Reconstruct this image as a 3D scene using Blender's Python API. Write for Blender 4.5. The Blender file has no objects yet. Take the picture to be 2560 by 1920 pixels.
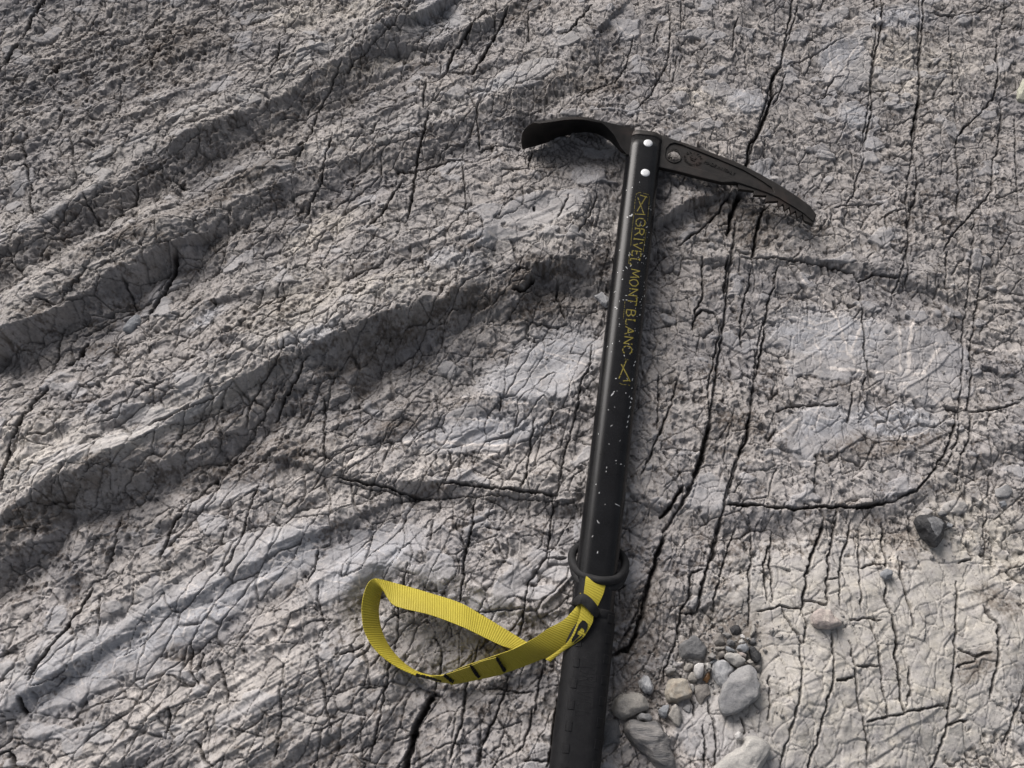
import bpy, bmesh, math, random
import numpy as np
from mathutils import Vector, Matrix
from mathutils.geometry import tessellate_polygon

# ------------------------------------------------------------------ camera, world, sun, exposure
S = bpy.context.scene
COL = S.collection
TILT = math.radians(22.0); DIST = 0.85; HFOV = math.radians(56.8)
cam_d = bpy.data.cameras.new("camera"); cam = bpy.data.objects.new("camera", cam_d); COL.objects.link(cam)
cam_d.angle = HFOV; cam_d.clip_start = 0.01; cam_d.clip_end = 500
cam.location = (0, -DIST*math.sin(TILT), DIST*math.cos(TILT)); cam.rotation_euler = (TILT, 0, 0)
S.camera = cam
F_PX = 1280/math.tan(HFOV/2)

SUN_EL = math.radians(30); SUN_AZ = math.radians(120)      # azimuth measured from +x towards +y
W = bpy.data.worlds.new("World"); S.world = W; W.use_nodes = True
nt = W.node_tree; bg = nt.nodes["Background"]
sky = nt.nodes.new("ShaderNodeTexSky"); sky.sky_type = 'NISHITA'; sky.sun_disc = False
sky.sun_elevation = SUN_EL; sky.sun_rotation = math.pi/2 - SUN_AZ
sky.air_density = 0.8; sky.dust_density = 4.0; sky.ozone_density = 0.3
hs = nt.nodes.new("ShaderNodeHueSaturation"); hs.inputs["Saturation"].default_value = .4      # thin high cloud greys the sky
nt.links.new(sky.outputs[0], hs.inputs["Color"]); nt.links.new(hs.outputs[0], bg.inputs[0]); bg.inputs[1].default_value = 0.05
sl = bpy.data.lights.new("sun", 'SUN'); sl.energy = 1.5; sl.angle = math.radians(40); sl.color = (1.0, 0.958, 0.94)
so = bpy.data.objects.new("sun", sl); COL.objects.link(so)
sd = Vector((math.cos(SUN_EL)*math.cos(SUN_AZ), math.cos(SUN_EL)*math.sin(SUN_AZ), math.sin(SUN_EL)))
so.rotation_euler = sd.to_track_quat('Z', 'Y').to_euler()
S.view_settings.view_transform = 'Standard'; S.view_settings.look = 'None'
S.view_settings.exposure = 1.28; S.view_settings.gamma = 1.0

# ------------------------------------------------------------------ helpers
CT, ST = math.cos(TILT), math.sin(TILT)
def P(px, py, z=0.0):
    """point of the scene that lies z metres above the rock's zero level in the direction (px, py)"""
    u = (px-1280)/F_PX; v = (960-py)/F_PX
    d = Vector((u, v*CT+ST, v*ST-CT))
    t = (z-DIST*CT)/d.z
    return Vector((d.x*t, -DIST*ST+d.y*t, z))
ZR0, ZRS = .0055, .048
def zr(y): return ZR0+ZRS*(.235-y)                     # mean slope of the outcrop, rising towards the viewer
def PR(px_, py_):
    u = (px_-1280)/F_PX; v = (960-py_)/F_PX; d = Vector((u, v*CT+ST, v*ST-CT)); c = Vector((0, -DIST*ST, DIST*CT))
    t = (zr(c.y)-c.z)/(d.z+ZRS*d.y); return c+d*t
TILE = {1:(0,0,2.572),2:(850,0,2.572),3:(1700,0,2.572),4:(0,640,2.572),5:(850,640,2.572),6:(1700,640,2.572),
        7:(0,1280,2.572),8:(1700,1280,2.572),9:(850,1280,2.572),'O':(0,0,.86406),'K':(1280,260,2.765),
        'L':(880,1330,3.0722),'B':(1360,1340,5.529),'G':(1360,1550,3.6867),'H':(1640,1540,6.9125),
        'R':(1900,1220,3.3515),'D':(1280,270,6.9125),'T':(1440,440,2.9625),'J':(1370,1560,4.611),'S':(0,0,1.0)}
def px(t, x, y):
    o = TILE[t]; return (o[0]+x/o[2], o[1]+y/o[2])
def Q(t, x, y, z=0.0):
    return P(*px(t, x, y), z)
rnd = random.Random(7)

def set_props(o, **k):
    for a, b in k.items():
        if b: o[a] = b
def mesh_obj(name, verts, faces, mats, parent=None, smooth=False, midx=None, origin=None, uvs=None):
    """verts in world space; children of a thing are stored relative to their thing's root"""
    org = Vector((0,0,0))
    if parent is not None:
        p = parent
        while p is not None:
            org += p.location; p = p.parent
    elif origin is not None: org = Vector(origin)
    me = bpy.data.meshes.new(name)
    me.from_pydata([tuple(Vector(v)-org) for v in verts], [], faces)
    for m in (mats if isinstance(mats, (list, tuple)) else [mats]): me.materials.append(m)
    if midx:
        me.polygons.foreach_set("material_index", midx)
    if smooth: me.polygons.foreach_set("use_smooth", [True]*len(me.polygons))
    if uvs:
        l = me.uv_layers.new(name="UVMap")
        for poly in me.polygons:
            for li, vi in zip(poly.loop_indices, poly.vertices): l.data[li].uv = uvs[vi]
    me.update()
    o = bpy.data.objects.new(name, me); COL.objects.link(o)
    if parent is not None: o.parent = parent
    else: o.location = org
    return o
def empty(name, loc, **k):
    o = bpy.data.objects.new(name, None); COL.objects.link(o); o.location = loc; o.empty_display_size = .02
    set_props(o, **k); return o
def bevel(o, w, seg=2, ang=35):
    m = o.modifiers.new("bevel", 'BEVEL'); m.width = w; m.segments = seg; m.limit_method = 'ANGLE'; m.angle_limit = math.radians(ang)
    return o

# ------------------------------------------------------------------ materials
class NT:
    def __init__(s, name):
        s.m = bpy.data.materials.new(name); s.m.use_nodes = True; s.t = s.m.node_tree
        s.b = s.t.nodes["Principled BSDF"]
    def n(s, typ, **k):
        nd = s.t.nodes.new("ShaderNode"+typ)
        for a, v in k.items():
            if a in nd.inputs: nd.inputs[a].default_value = v
            else: setattr(nd, a, v)
        return nd
    def l(s, a, b): s.t.links.new(a, b)
    def noise(s, scale, detail=4, rough=.6, vec=None, dist=0):
        n = s.n("TexNoise"); n.inputs["Scale"].default_value = scale; n.inputs["Detail"].default_value = detail
        n.inputs["Roughness"].default_value = rough; n.inputs["Distortion"].default_value = dist
        if vec: s.l(vec, n.inputs["Vector"])
        return n
    def ramp(s, fac, stops):
        r = s.n("ValToRGB"); e = r.color_ramp.elements
        while len(e) < len(stops): e.new(.5)
        for i, (p, c) in enumerate(stops):
            e[i].position = p; e[i].color = (*c, 1) if len(c) == 3 else c
        s.l(fac, r.inputs[0]); return r
    def mix(s, fac, a, b, mode='MIX'):
        m = s.n("MixRGB"); m.blend_type = mode
        for k, v in (("Fac", fac), ("Color1", a), ("Color2", b)):
            if hasattr(v, "links") or hasattr(v, "is_linked"): s.l(v, m.inputs[k])
            elif isinstance(v, (int, float)): m.inputs[k].default_value = v
            else: m.inputs[k].default_value = (*v, 1)
        return m.outputs[0]
    def bump(s, height, strength, dist, prev=None):
        b = s.n("Bump"); b.inputs["Strength"].default_value = strength; b.inputs["Distance"].default_value = dist
        s.l(height, b.inputs["Height"])
        if prev: s.l(prev, b.inputs["Normal"])
        s.l(b.outputs[0], s.b.inputs["Normal"]); return b.outputs[0]

def mat_rock():
    a = NT("weathered_limestone")
    tc = a.n("TexCoord").outputs["Object"]
    at = a.n("VertexColor"); at.layer_name = "Albedo"
    n1 = a.noise(420, 5, .7, tc); n2 = a.noise(1500, 3, .6, tc)
    r1 = a.ramp(n1.outputs[0], [(.25, (.78,.77,.76)), (.5, (1,1,1)), (.78, (1.2,1.19,1.18))])
    r2 = a.ramp(n2.outputs[0], [(.3, (.8,.79,.78)), (.7, (1.18,1.18,1.18))])
    c = a.mix(1, at.outputs[0], r1.outputs[0], 'MULTIPLY'); c = a.mix(.5, c, r2.outputs[0], 'MULTIPLY')
    a.l(c, a.b.inputs["Base Color"])
    a.b.inputs["Roughness"].default_value = .82; a.b.inputs["Specular IOR Level"].default_value = .25
    p = a.bump(n1.outputs[0], .45, .0008); a.bump(n2.outputs[0], .35, .0004, p)
    return a.m
def mat_stone(name, c1, c2, scale=90, rough=.75, vein=None, bump=.5, stretch=None):
    a = NT(name); tc = a.n("TexCoord").outputs["Object"]
    if stretch:
        mp = a.n("Mapping"); mp.inputs["Rotation"].default_value = (0, 0, math.radians(58)); mp.inputs["Scale"].default_value = stretch; a.l(tc, mp.inputs[0]); tc = mp.outputs[0]
    n = a.noise(scale, 6, .65, tc, .6); n2 = a.noise(900, 4, .65, tc)
    r = a.ramp(n.outputs[0], [(.32, c1), (.68, c2)])
    r2 = a.ramp(n2.outputs[0], [(.3, (.78,.78,.78)), (.7, (1.2,1.2,1.2))])
    c = a.mix(.8, r.outputs[0], r2.outputs[0], 'MULTIPLY')
    if vein:
        v = a.noise(vein[1], 3, .5, tc, 1.2)
        rv = a.ramp(v.outputs[0], [(.47, (0,0,0)), (.5, (1,1,1)), (.53, (0,0,0))])
        mm = a.n("Math", operation='MULTIPLY'); a.l(rv.outputs[0], mm.inputs[0]); mm.inputs[1].default_value = vein[2]
        c = a.mix(mm.outputs[0], c, vein[0])
    a.l(c, a.b.inputs["Base Color"]); a.b.inputs["Roughness"].default_value = rough
    a.b.inputs["Specular IOR Level"].default_value = .3
    p = a.bump(n.outputs[0], bump, .002); a.bump(n2.outputs[0], bump, .0007, p)
    return a.m
def mat_metal(name, c1, c2, scale, rough, metallic, bump=.1, spec=.5, rust=None):
    a = NT(name); tc = a.n("TexCoord").outputs["Object"]
    n = a.noise(scale, 5, .6, tc); n2 = a.noise(1800, 3, .6, tc)
    c = a.ramp(n.outputs[0], [(.3, c1), (.7, c2)]).outputs[0]
    if rust:
        n3 = a.noise(35, 4, .6, tc)
        f = a.ramp(n3.outputs[0], [(.52, (0,0,0)), (.7, (.4,.4,.4))])
        c = a.mix(f.outputs[0], c, rust)
    a.l(c, a.b.inputs["Base Color"]); a.b.inputs["Metallic"].default_value = metallic
    rr = a.ramp(n2.outputs[0], [(.3, (rough-.07,)*3), (.7, (rough+.07,)*3)]); a.l(rr.outputs[0], a.b.inputs["Roughness"])
    a.b.inputs["Specular IOR Level"].default_value = spec
    a.bump(n2.outputs[0], bump, .0004)
    return a.m
def mat_web():
    a = NT("yellow_nylon_webbing"); uv = a.n("UVMap").outputs[0]
    w = a.n("TexWave"); w.bands_direction = 'X'; w.inputs["Scale"].default_value = 1.0; a.l(uv, w.inputs["Vector"])
    w.inputs["Distortion"].default_value = .25; w.inputs["Detail"].default_value = 1; w.inputs["Detail Scale"].default_value = 4
    mp = a.n("Mapping"); mp.inputs["Scale"].default_value = (.35, 3.2, 1); a.l(uv, mp.inputs[0])
    n = a.noise(3, 4, .6, mp.outputs[0])
    tc = a.n("TexCoord").outputs["Object"]; n2 = a.noise(22, 3, .5, tc)
    c = a.ramp(n.outputs[0], [(.3, (.33,.275,.022)), (.7, (.46,.385,.040))]).outputs[0]
    c = a.mix(.6, c, a.ramp(n2.outputs[0], [(.35, (.78,.74,.7)), (.65, (1.1,1.1,1.1))]).outputs[0], 'MULTIPLY')
    a.l(c, a.b.inputs["Base Color"]); a.b.inputs["Roughness"].default_value = .6; a.b.inputs["Specular IOR Level"].default_value = .35
    p = a.bump(w.outputs["Color"], .6, .0003); a.bump(n.outputs[0], .35, .0003, p)
    return a.m
M_ROCK = mat_rock()
M_SHAFT = mat_metal("black_anodised_aluminium", (.0055,.0055,.006), (.010,.010,.011), 60, .24, .0, .12, .22)
M_STEEL = mat_metal("dark_forged_steel", (.013,.012,.0115), (.028,.025,.023), 120, .46, .35, .35, .3, rust=(.055,.035,.028))
M_RIVET = mat_metal("aluminium_rivet", (.50,.51,.52), (.62,.62,.63), 300, .5, .4, .2)
M_GRIP = mat_metal("black_rubber", (.006,.006,.007), (.012,.012,.013), 200, .55, 0, .5, .16)
M_RING = mat_metal("charcoal_rubber", (.012,.012,.013), (.022,.022,.023), 300, .7, 0, .5, .2)
M_WEB = mat_web()
M_BLACK = mat_metal("black_thread", (.006,.006,.007), (.014,.014,.015), 900, .8, 0, .6, .2)
M_PAINT = mat_metal("worn_ochre_paint", (.11,.088,.012), (.22,.18,.022), 700, .55, 0, .3, .3)
M_CHIP = mat_metal("bare_aluminium_chips", (.42,.42,.43), (.62,.62,.62), 900, .45, .3, .2)

# ------------------------------------------------------------------ rock: height field on one sheet
def axis(lo, hi, step):
    core = np.arange(lo, hi, step); out = []; s = step; p = 0
    while s < .0055: s *= 1.03; p += s; out.append(p)
    while p < .65: p += s; out.append(p)
    while p < 60: s *= 1.16; p += s; out.append(p)
    out = np.array(out)
    return np.concatenate([lo-out[::-1], core, core[-1]+out])
STEP = .00070
xs = axis(-.575, .575, STEP); ys = axis(-.33, .46, STEP)
nx, ny = len(xs), len(ys)
GX, GY = np.meshgrid((xs*1000).astype(np.float32), (ys*1000).astype(np.float32))       # millimetres
rs = np.random.RandomState(11)
PERM = np.concatenate([rs.permutation(256)]*3).astype(np.int32)
GRAD = np.stack([np.cos(np.linspace(0, 2*np.pi, 257)[:-1]), np.sin(np.linspace(0, 2*np.pi, 257)[:-1])], 1).astype(np.float32)
RT = rs.rand(4, 256).astype(np.float32)
def perlin(x, y, seed=0):
    xi = np.floor(x).astype(np.int32); yi = np.floor(y).astype(np.int32); xf = x-xi; yf = y-yi
    xi &= 255; yi &= 255
    u = xf*xf*xf*(xf*(xf*6-15)+10); v = yf*yf*yf*(yf*(yf*6-15)+10)
    def g(a, b, fx, fy):
        h = PERM[(PERM[(xi+a) & 255]+((yi+b+seed*37) & 255))]
        return GRAD[h, 0]*fx+GRAD[h, 1]*fy
    a = g(0,0,xf,yf); b = g(1,0,xf-1,yf); c = g(0,1,xf,yf-1); d = g(1,1,xf-1,yf-1)
    a += u*(b-a); c += u*(d-c)
    return (a+v*(c-a))*1.5
def fbm(x, y, octs=4, seed=0, rough=.5, ridged=False):
    s = np.zeros_like(x); a = 1.; t = 0.
    for o in range(octs):
        n = perlin(x*2**o+17.3*o, y*2**o-9.1*o, seed+o)
        s += a*((1-2*np.abs(n)) if ridged else n); t += a; a *= rough
    return s/t
def worley(x, y, seed=0, jit=.9):
    xi = np.floor(x).astype(np.int32); yi = np.floor(y).astype(np.int32); xf = x-xi; yf = y-yi
    f1 = np.full(x.shape, 9, np.float32); f2 = f1.copy(); dx1 = np.zeros_like(f1); dy1 = np.zeros_like(f1); cid = np.zeros(x.shape, np.int32)
    for i in (-1, 0, 1):
        for j in (-1, 0, 1):
            h = PERM[PERM[(xi+i) & 255]+((yi+j+seed*53) & 255)]
            dx = xf-(i+.5+(RT[0][h]-.5)*jit); dy = yf-(j+.5+(RT[1][h]-.5)*jit)
            d = dx*dx+dy*dy
            m = d < f1
            f2 = np.where(m, f1, np.minimum(f2, d)); f1 = np.where(m, d, f1)
            dx1 = np.where(m, dx, dx1); dy1 = np.where(m, dy, dy1); cid = np.where(m, h, cid)
    return np.sqrt(f1), np.sqrt(f2), dx1, dy1, cid
def sstep(a, b, x):
    t = np.clip((x-a)/(b-a), 0, 1); return t*t*(3-2*t)

def W2(t, pts):            # traced picture points to rock-plane millimetres
    return [tuple(v*1000 for v in PR(*px(t, *p[:2]))[:2]) for p in pts]
# coarse grid for the large relief and the region maps
cx_ = np.linspace(-720, 720, 481).astype(np.float32); cy_ = np.linspace(-460, 600, 361).astype(np.float32)
CX, CY = np.meshgrid(cx_, cy_)
wx = fbm(CX/70, CY/70, 3, 40)*12; wy = fbm(CX/70, CY/70, 3, 45)*12
def signed_dist(pts, X, Y):
    best = np.full(X.shape, 1e9, np.float32); sg = np.zeros(X.shape, np.float32)
    for (x0, y0), (x1, y1) in zip(pts[:-1], pts[1:]):
        ex, ey = x1-x0, y1-y0; L = ex*ex+ey*ey+1e-9
        t = np.clip(((X-x0)*ex+(Y-y0)*ey)/L, 0, 1)
        dx = X-(x0+t*ex); dy = Y-(y0+t*ey); d = np.sqrt(dx*dx+dy*dy)
        cr = ex*(Y-y0)-ey*(X-x0)
        m = d < best; best = np.where(m, d, best); sg = np.where(m, np.where(cr > 0, -1., 1.), sg)
    return best*sg                     # positive to the right of the direction of travel
RIDGES = [  # tile, crest points (drop lies to the right of travel), height mm, back length mm, drop width mm
    ('O', [(-60,610),(0,570),(150,480),(260,400),(400,330),(530,262),(650,200),(760,130),(880,60)], 11, 70, 26),
    ('O', [(60,740),(150,680),(250,610),(380,548)], 13, 45, 18),
    ('O', [(-40,760),(120,640),(300,520),(400,500),(540,435),(700,360),(900,300),(1060,230),(1180,180),(1270,90)], 6, 60, 26),
    ('O', [(-60,1180),(40,1110),(250,1000),(480,880),(650,780),(770,728),(900,680),(1050,622),(1150,578),(1310,520)], 20, 95, 34),
    ('O', [(560,640),(700,600),(850,560),(960,540)], 4, 40, 20),
    ('O', [(-60,1620),(60,1500),(180,1420),(300,1340),(420,1285),(520,1235),(640,1165),(760,1120)], 3.6, 70, 9),
    ('O', [(300,1640),(500,1560),(650,1490),(860,1400),(1000,1370)], 5, 60, 30),
    ('O', [(480,1700),(600,1640),(720,1590),(900,1520),(1020,1490)], 6, 40, 24),
    ('O', [(700,1015),(850,1045),(1000,1050),(1150,1075),(1260,1085)], 4, 50, 9),
    ('O', [(1360,1080),(1550,1100),(1800,1095),(1980,1055),(2100,1000),(2240,930)], 2.6, 45, 14),
    ('O', [(900,760),(1000,720),(1130,680),(1260,660)], 3, 30, 20),
    ('O', [(1120,330),(1220,320),(1330,345)], 3, 25, 18),
    ('O', [(880,110),(960,95),(1060,40)], 5, 40, 12),
    ('O', [(700,940),(900,870),(1080,850),(1240,870)], 3, 50, 25),
    ('O', [(1560,560),(1700,555),(1880,570),(2000,620)], 3, 40, 10),
]
H0 = fbm(CX/210, CY/210, 2, 3)*6-4+1000*(ZR0+ZRS*(.235-np.clip(CY, -520, 620)/1000))
th = math.radians(32); U = (CX*math.cos(th)+CY*math.sin(th)); V = (-CX*math.sin(th)+CY*math.cos(th))
leftness = sstep(180, -20, CX+CY*.15)
H0 += fbm(U/150+wx*.01, V/38+wy*.02, 3, 8)*(1.2+4.2*leftness)
H0 += fbm(CX/45, CY/75, 3, 12)*3.2*(1-leftness)
DROP = np.zeros_like(CX); CREST = np.zeros_like(CX)      # paler band just behind each ridge crest
rn1 = fbm(CX/80, CY/80, 2, 201); rn2 = fbm(CX/55, CY/55, 2, 207)
for t, pts, h, back, w in RIDGES:
    s = signed_dist(W2(t, pts), CX+wx*.4, CY+wy*.4)
    h = h*(1.55+1.1*rn1); w = w*(1.2+1.0*rn2)
    prof = np.where(s < 0, np.exp(-np.clip(-s/back, 0, 8)**1.3), np.clip(1-s/w, 0, 1)**1.35)
    trough = np.where(s > 0, -.25*np.exp(-((s-w)/(w*.9))**2), 0)  # shallow height dip at the foot of the drop
    H0 += h*(prof+trough)
    CREST = np.maximum(CREST, np.exp(-((s+20)/20)**2)*min(1, float(np.mean(h))/12))
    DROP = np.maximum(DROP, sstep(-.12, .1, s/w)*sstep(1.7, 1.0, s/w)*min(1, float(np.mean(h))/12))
def blob(t, cx, cy, rx, ry, rot=0, soft=.45):       # region map value on the coarse grid; radii in picture pixels
    o = TILE[t]; c = PR(*px(t, cx, cy)); k = .37/o[2]
    dx = CX+wx*.9-c.x*1000; dy = CY+wy*.9-c.y*1000; a = math.radians(rot)
    u = (dx*math.cos(a)+dy*math.sin(a))/(rx*k); v = (-dx*math.sin(a)+dy*math.cos(a))/(ry*k)
    return sstep(1+soft, 1-soft, np.sqrt(u*u+v*v))
H0 -= 7*blob('S', 1790, 1640, 150, 110)+5*blob('S', 1560, 1800, 120, 120)
H0 += 5*blob('S', 2200, 1620, 330, 170)
H0 += 3*blob('S', 1250, 1420, 200, 120)
H0 -= 4*blob('S', 1950, 450, 150, 90)
smooth = np.zeros_like(CX)
for b in [(9,200,330,420,120,30),(7,1750,280,230,130,35),(7,1100,720,520,190,30),(7,500,1000,450,180,32),(7,1700,330,330,190,30),(9,150,300,380,150,28),(7,1500,1500,600,170,28),(7,1750,1450,420,160,20,.6),(5,1400,680,330,200,25),
          (5,1250,820,260,160,0),(5,900,1150,420,110,5),(5,750,980,200,60,5),(3,1080,400,210,230,0),(3,1120,700,150,120,0),(3,1000,80,160,90,40),
          (3,430,640,150,100,0),(1,720,1280,170,120,40),(1,450,1480,170,130,40),(2,640,160,220,190,40),(2,1300,1400,320,160,15),(2,1800,180,160,110,20),
          (2,1200,480,260,80,25),(2,1600,1150,140,110,0),(2,760,900,200,90,30),(8,1100,950,760,640,0,.5),(8,1850,780,350,520,0,.5),(8,1000,1450,500,200,0,.5),(8,350,1400,300,260,0,.5),(6,1000,560,330,250,0,.5),
          (6,1550,680,300,250,0,.5),(6,900,1130,300,130,0),(6,190,1540,110,120,0),(4,1000,200,160,90,35),(4,1500,1500,300,70,30),(4,900,1180,700,60,28),
          (9,1400,330,90,200,70),(9,1050,500,180,90,50),(9,700,1000,200,80,20)]:
    smooth = np.maximum(smooth, blob(*b))
rough = np.zeros_like(CX)
for b in [(1,700,450,900,480,20,.6),(2,1600,620,330,160,10),(4,1600,1320,420,130,20),(3,1650,1350,420,300,0),(4,1750,420,420,150,30),(3,500,1400,500,250,0),
          (6,300,1000,400,300,0),(8,200,300,400,200,0),(5,500,350,500,130,30),(7,300,250,500,200,20),(9,1400,1100,350,300,0),(2,250,100,260,220,0)]:
    rough = np.maximum(rough, blob(*b))
cream = np.zeros_like(CX)
for b in [(4,1900,350,330,200,40,.7),(1,2050,1500,260,120,35),(4,250,1300,260,200,30,.7),(3,1500,400,500,260,0,.7),(3,150,620,260,80,-20),(8,1400,250,260,150,-20),
          (8,700,900,400,400,0,.8),(8,2000,1100,400,500,0,.8),(5,350,260,260,70,10),(2,250,430,300,60,20),(2,150,100,220,120,0),(1,1900,100,300,160,0,.8),(4,1000,1150,700,70,28,.7),(8,1800,300,300,300,0,.8)]:
    cream = np.maximum(cream, blob(*b))
blue = np.zeros_like(CX)
for b in [(5,700,90,200,80,0),(5,1400,650,320,200,25),(5,1200,820,300,160,0),(5,900,1130,420,110,5),(9,150,330,350,100,30),(7,1800,280,260,150,35),(7,1100,720,500,160,30),(7,500,1000,420,140,32),(3,1050,330,200,140,40),(3,430,650,150,100,0),
          (3,1420,90,230,100,0),(2,640,160,200,170,40),(6,950,480,380,170,0),(6,950,1080,250,100,0),(6,1400,1050,250,120,0),(4,1350,430,130,50,30),(4,2000,560,200,60,20),(2,1000,560,240,60,25),(3,1120,720,120,110,0),(2,900,1580,90,60,0)]:
    blue = np.maximum(blue, blob(*b))
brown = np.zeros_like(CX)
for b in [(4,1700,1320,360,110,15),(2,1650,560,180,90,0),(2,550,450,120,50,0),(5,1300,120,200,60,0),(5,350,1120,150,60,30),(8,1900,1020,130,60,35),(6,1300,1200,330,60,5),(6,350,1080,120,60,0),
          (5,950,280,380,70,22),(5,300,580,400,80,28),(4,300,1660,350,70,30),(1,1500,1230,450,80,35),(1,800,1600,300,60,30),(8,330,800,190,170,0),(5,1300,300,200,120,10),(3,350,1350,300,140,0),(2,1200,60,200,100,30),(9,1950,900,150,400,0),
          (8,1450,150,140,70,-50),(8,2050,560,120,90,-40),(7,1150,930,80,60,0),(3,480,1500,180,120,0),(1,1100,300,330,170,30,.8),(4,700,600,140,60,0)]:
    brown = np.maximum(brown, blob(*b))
ix = np.clip((GX-cx_[0])/(cx_[1]-cx_[0]), 0, len(cx_)-1.001); iy = np.clip((GY-cy_[0])/(cy_[1]-cy_[0]), 0, len(cy_)-1.001)
i0 = ix.astype(np.int32); j0 = iy.astype(np.int32); fx = ix-i0; fy = iy-j0
def up(A):
    A = A.astype(np.float32)
    return (A[j0,i0]*(1-fx)+A[j0,i0+1]*fx)*(1-fy)+(A[j0+1,i0]*(1-fx)+A[j0+1,i0+1]*fx)*fy
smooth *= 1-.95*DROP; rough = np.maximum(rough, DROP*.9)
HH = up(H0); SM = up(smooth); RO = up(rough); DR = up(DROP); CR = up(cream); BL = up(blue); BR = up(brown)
# keep the rock below the axe and the standing strap
LIM = np.full_like(GX, 999)
def clamp_under(a, b, hw, z0, z1):
    ax, ay = a.x*1000, a.y*1000; ex, ey = b.x*1000-ax, b.y*1000-ay; L = ex*ex+ey*ey
    t = ((GX-ax)*ex+(GY-ay)*ey)/L
    d = np.abs((GX-ax)*ey-(GY-ay)*ex)/math.sqrt(L)
    lim = z0+(z1-z0)*np.clip(t, 0, 1)+np.clip(d-hw, 0, 60)*.45+(np.clip(-t, 0, 9)+np.clip(t-1, 0, 9))*math.sqrt(L)*.45
    np.minimum(LIM, lim, out=LIM)
clamp_under(P(1614,350,.02), P(1420,2000,.03), 19, 9, 33)
clamp_under(P(1300,340,0), P(1580,380,0), 16, -.5, 8)
clamp_under(P(1640,380,0), P(2040,550,0), 16, 12, 8)
clamp_under(P(930,1480,.02), P(1200,1710,.02), 14, 20, 22)
clamp_under(P(960,1480,.02), P(1400,1650,.02), 14, 22, 26)
clamp_under(P(1090,1700,.02), P(1450,1600,.02), 12, 22, 28)
over = np.maximum(HH-(LIM-2.2), -3)+3
HH -= np.where(over > 0, np.where(over < 6, over*over/12, over-3), 0)
# detail
dwx = fbm(GX/16, GY/16, 3, 60)*5.5; dwy = fbm(GX/16, GY/16, 3, 66)*5.5
lw = fbm(GX/60, GY/60, 2, 70)
X1 = GX+dwx*.55; Y1 = GY+dwy*.55
isl = fbm(GX/38, GY/26, 3, 210, .5)
SM = np.maximum(SM*(.92+.5*fbm(X1/20, Y1/14, 3, 214)), sstep(.16, .34, isl)*.85*(1-.6*RO)*(1-DR))
SM = sstep(.38, .6, SM+.30*fbm(X1/7, Y1/9, 3, 218, .6))
HH += SM*1.5
HH += fbm(X1/26, Y1/20, 4, 20, .5)*2.2*(1-.3*SM)
LEFT = up(leftness)
thg = math.radians(31); Ug = GX*math.cos(thg)+GY*math.sin(thg); Vg = -GX*math.sin(thg)+GY*math.cos(thg)
def beds(L, amp, seed, wob):       # little outcropping beds: each rises slowly and breaks off to the lower right
    q = Vg/L+fbm(Ug/(L*5), Vg/(L*1.6), 3, seed)*wob; k = np.floor(q); f = q-k
    kk = PERM[(k.astype(np.int32)+seed) & 255]
    am = (.25+.75*RT[2][kk])*sstep(-.25, .2, fbm(Ug/(L*3), Vg/L+kk*.0, 2, seed+5))
    return amp*am*(np.clip(f/.16, 0, 1)-f)     # f grows to the upper left
HH += LEFT*(beds(34, 4.0, 301, 1.6)+beds(13, 2.2, 311, 1.5)*(1-.5*SM)+beds(6, 1.1, 321, 1.4)*(1-.6*SM))
HH += (1-LEFT)*beds(22, 1.5, 331, 2.0)
stri = np.zeros_like(CX)
for b in [(4,1000,1150,800,230,30,.4),(4,1500,700,500,120,33,.5),(7,1500,1450,600,330,28,.4),(9,100,1300,350,200,28,.5),(5,300,700,420,120,28,.5),(1,900,1150,500,70,35,.5)]:
    stri = np.maximum(stri, blob(*b))
STR = up(stri)
HH += STR*(fbm(Ug/70, Vg/5.5, 3, 341, .6)*2.0+fbm(Ug/110, Vg/16, 2, 345)*3.0)
# fractured facets
f1, f2, dx, dy, cid = worley(X1/19, Y1/27+.3*X1/27, 5)
HH += (dx*(RT[2][cid]-.5)*5.6+dy*(RT[3][cid]-.5)*5.6+(RT[2][cid]-.5)*1.0)*(1-.5*SM)
TINT = (RT[1][cid]-.5)*1.0
HH -= np.exp(-((f2-f1)/.035)**2)*1.2*(.5+.5*RT[3][cid])
f1, f2, dx, dy, cid = worley(X1/8.5+3, Y1/11+.4*X1/11, 9)
HH += (dx*(RT[3][cid]-.5)+dy*(RT[2][cid]-.5))*2.3*(1-.75*SM)
TINT += (RT[1][cid]-.5)*.6
HH -= np.exp(-((f2-f1)/.05)**2)*.35*(1-.6*SM)
# scallops and pits in three directions
def pits(wid, lng, ang, seed, dens):
    a = math.radians(ang); c, s = math.cos(a), math.sin(a)
    Xp = GX+dwx*.28; Yp = GY+dwy*.28; u = (Xp*c+Yp*s)/lng; v = (-Xp*s+Yp*c)/wid
    f1, f2, dx, dy, cid = worley(u, v, seed, .95)
    r = .34+.34*RT[2][cid]; t = f1/r
    cup = np.clip(1-t*t, 0, 1)
    pit = cup**.32*(.6-.5*np.clip(dx/r, -1, 1))*np.where(RT[3][cid] < dens, .35+.9*RT[1][(cid*7+13) & 255], .0)
    return pit, np.minimum(f1*1.25, 1)**1.6
act = .82*np.clip(1.05-1.0*SM, .03, 1)*(.65+.5*sstep(-.25, .3, fbm(GX/45, GY/30, 2, 80)))*(1-.5*STR)
wA = sstep(.12, -.12, lw+.25*RO-.1); 
pA, sA = pits(4.2, 16, -66, 21, .62)
pB, sB = pits(3.9, 14, -46, 25, .6)
pC, sC = pits(4.9, 10.5, -82, 29, .62)
wC = np.clip(.25+.75*RO, 0, 1)
HH += act*((1-wC)*(wA*(-4.6*pA+.5*sA)+(1-wA)*(-4.4*pB+.4*sB))+wC*(-4.6*pC+.6*sC))
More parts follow.
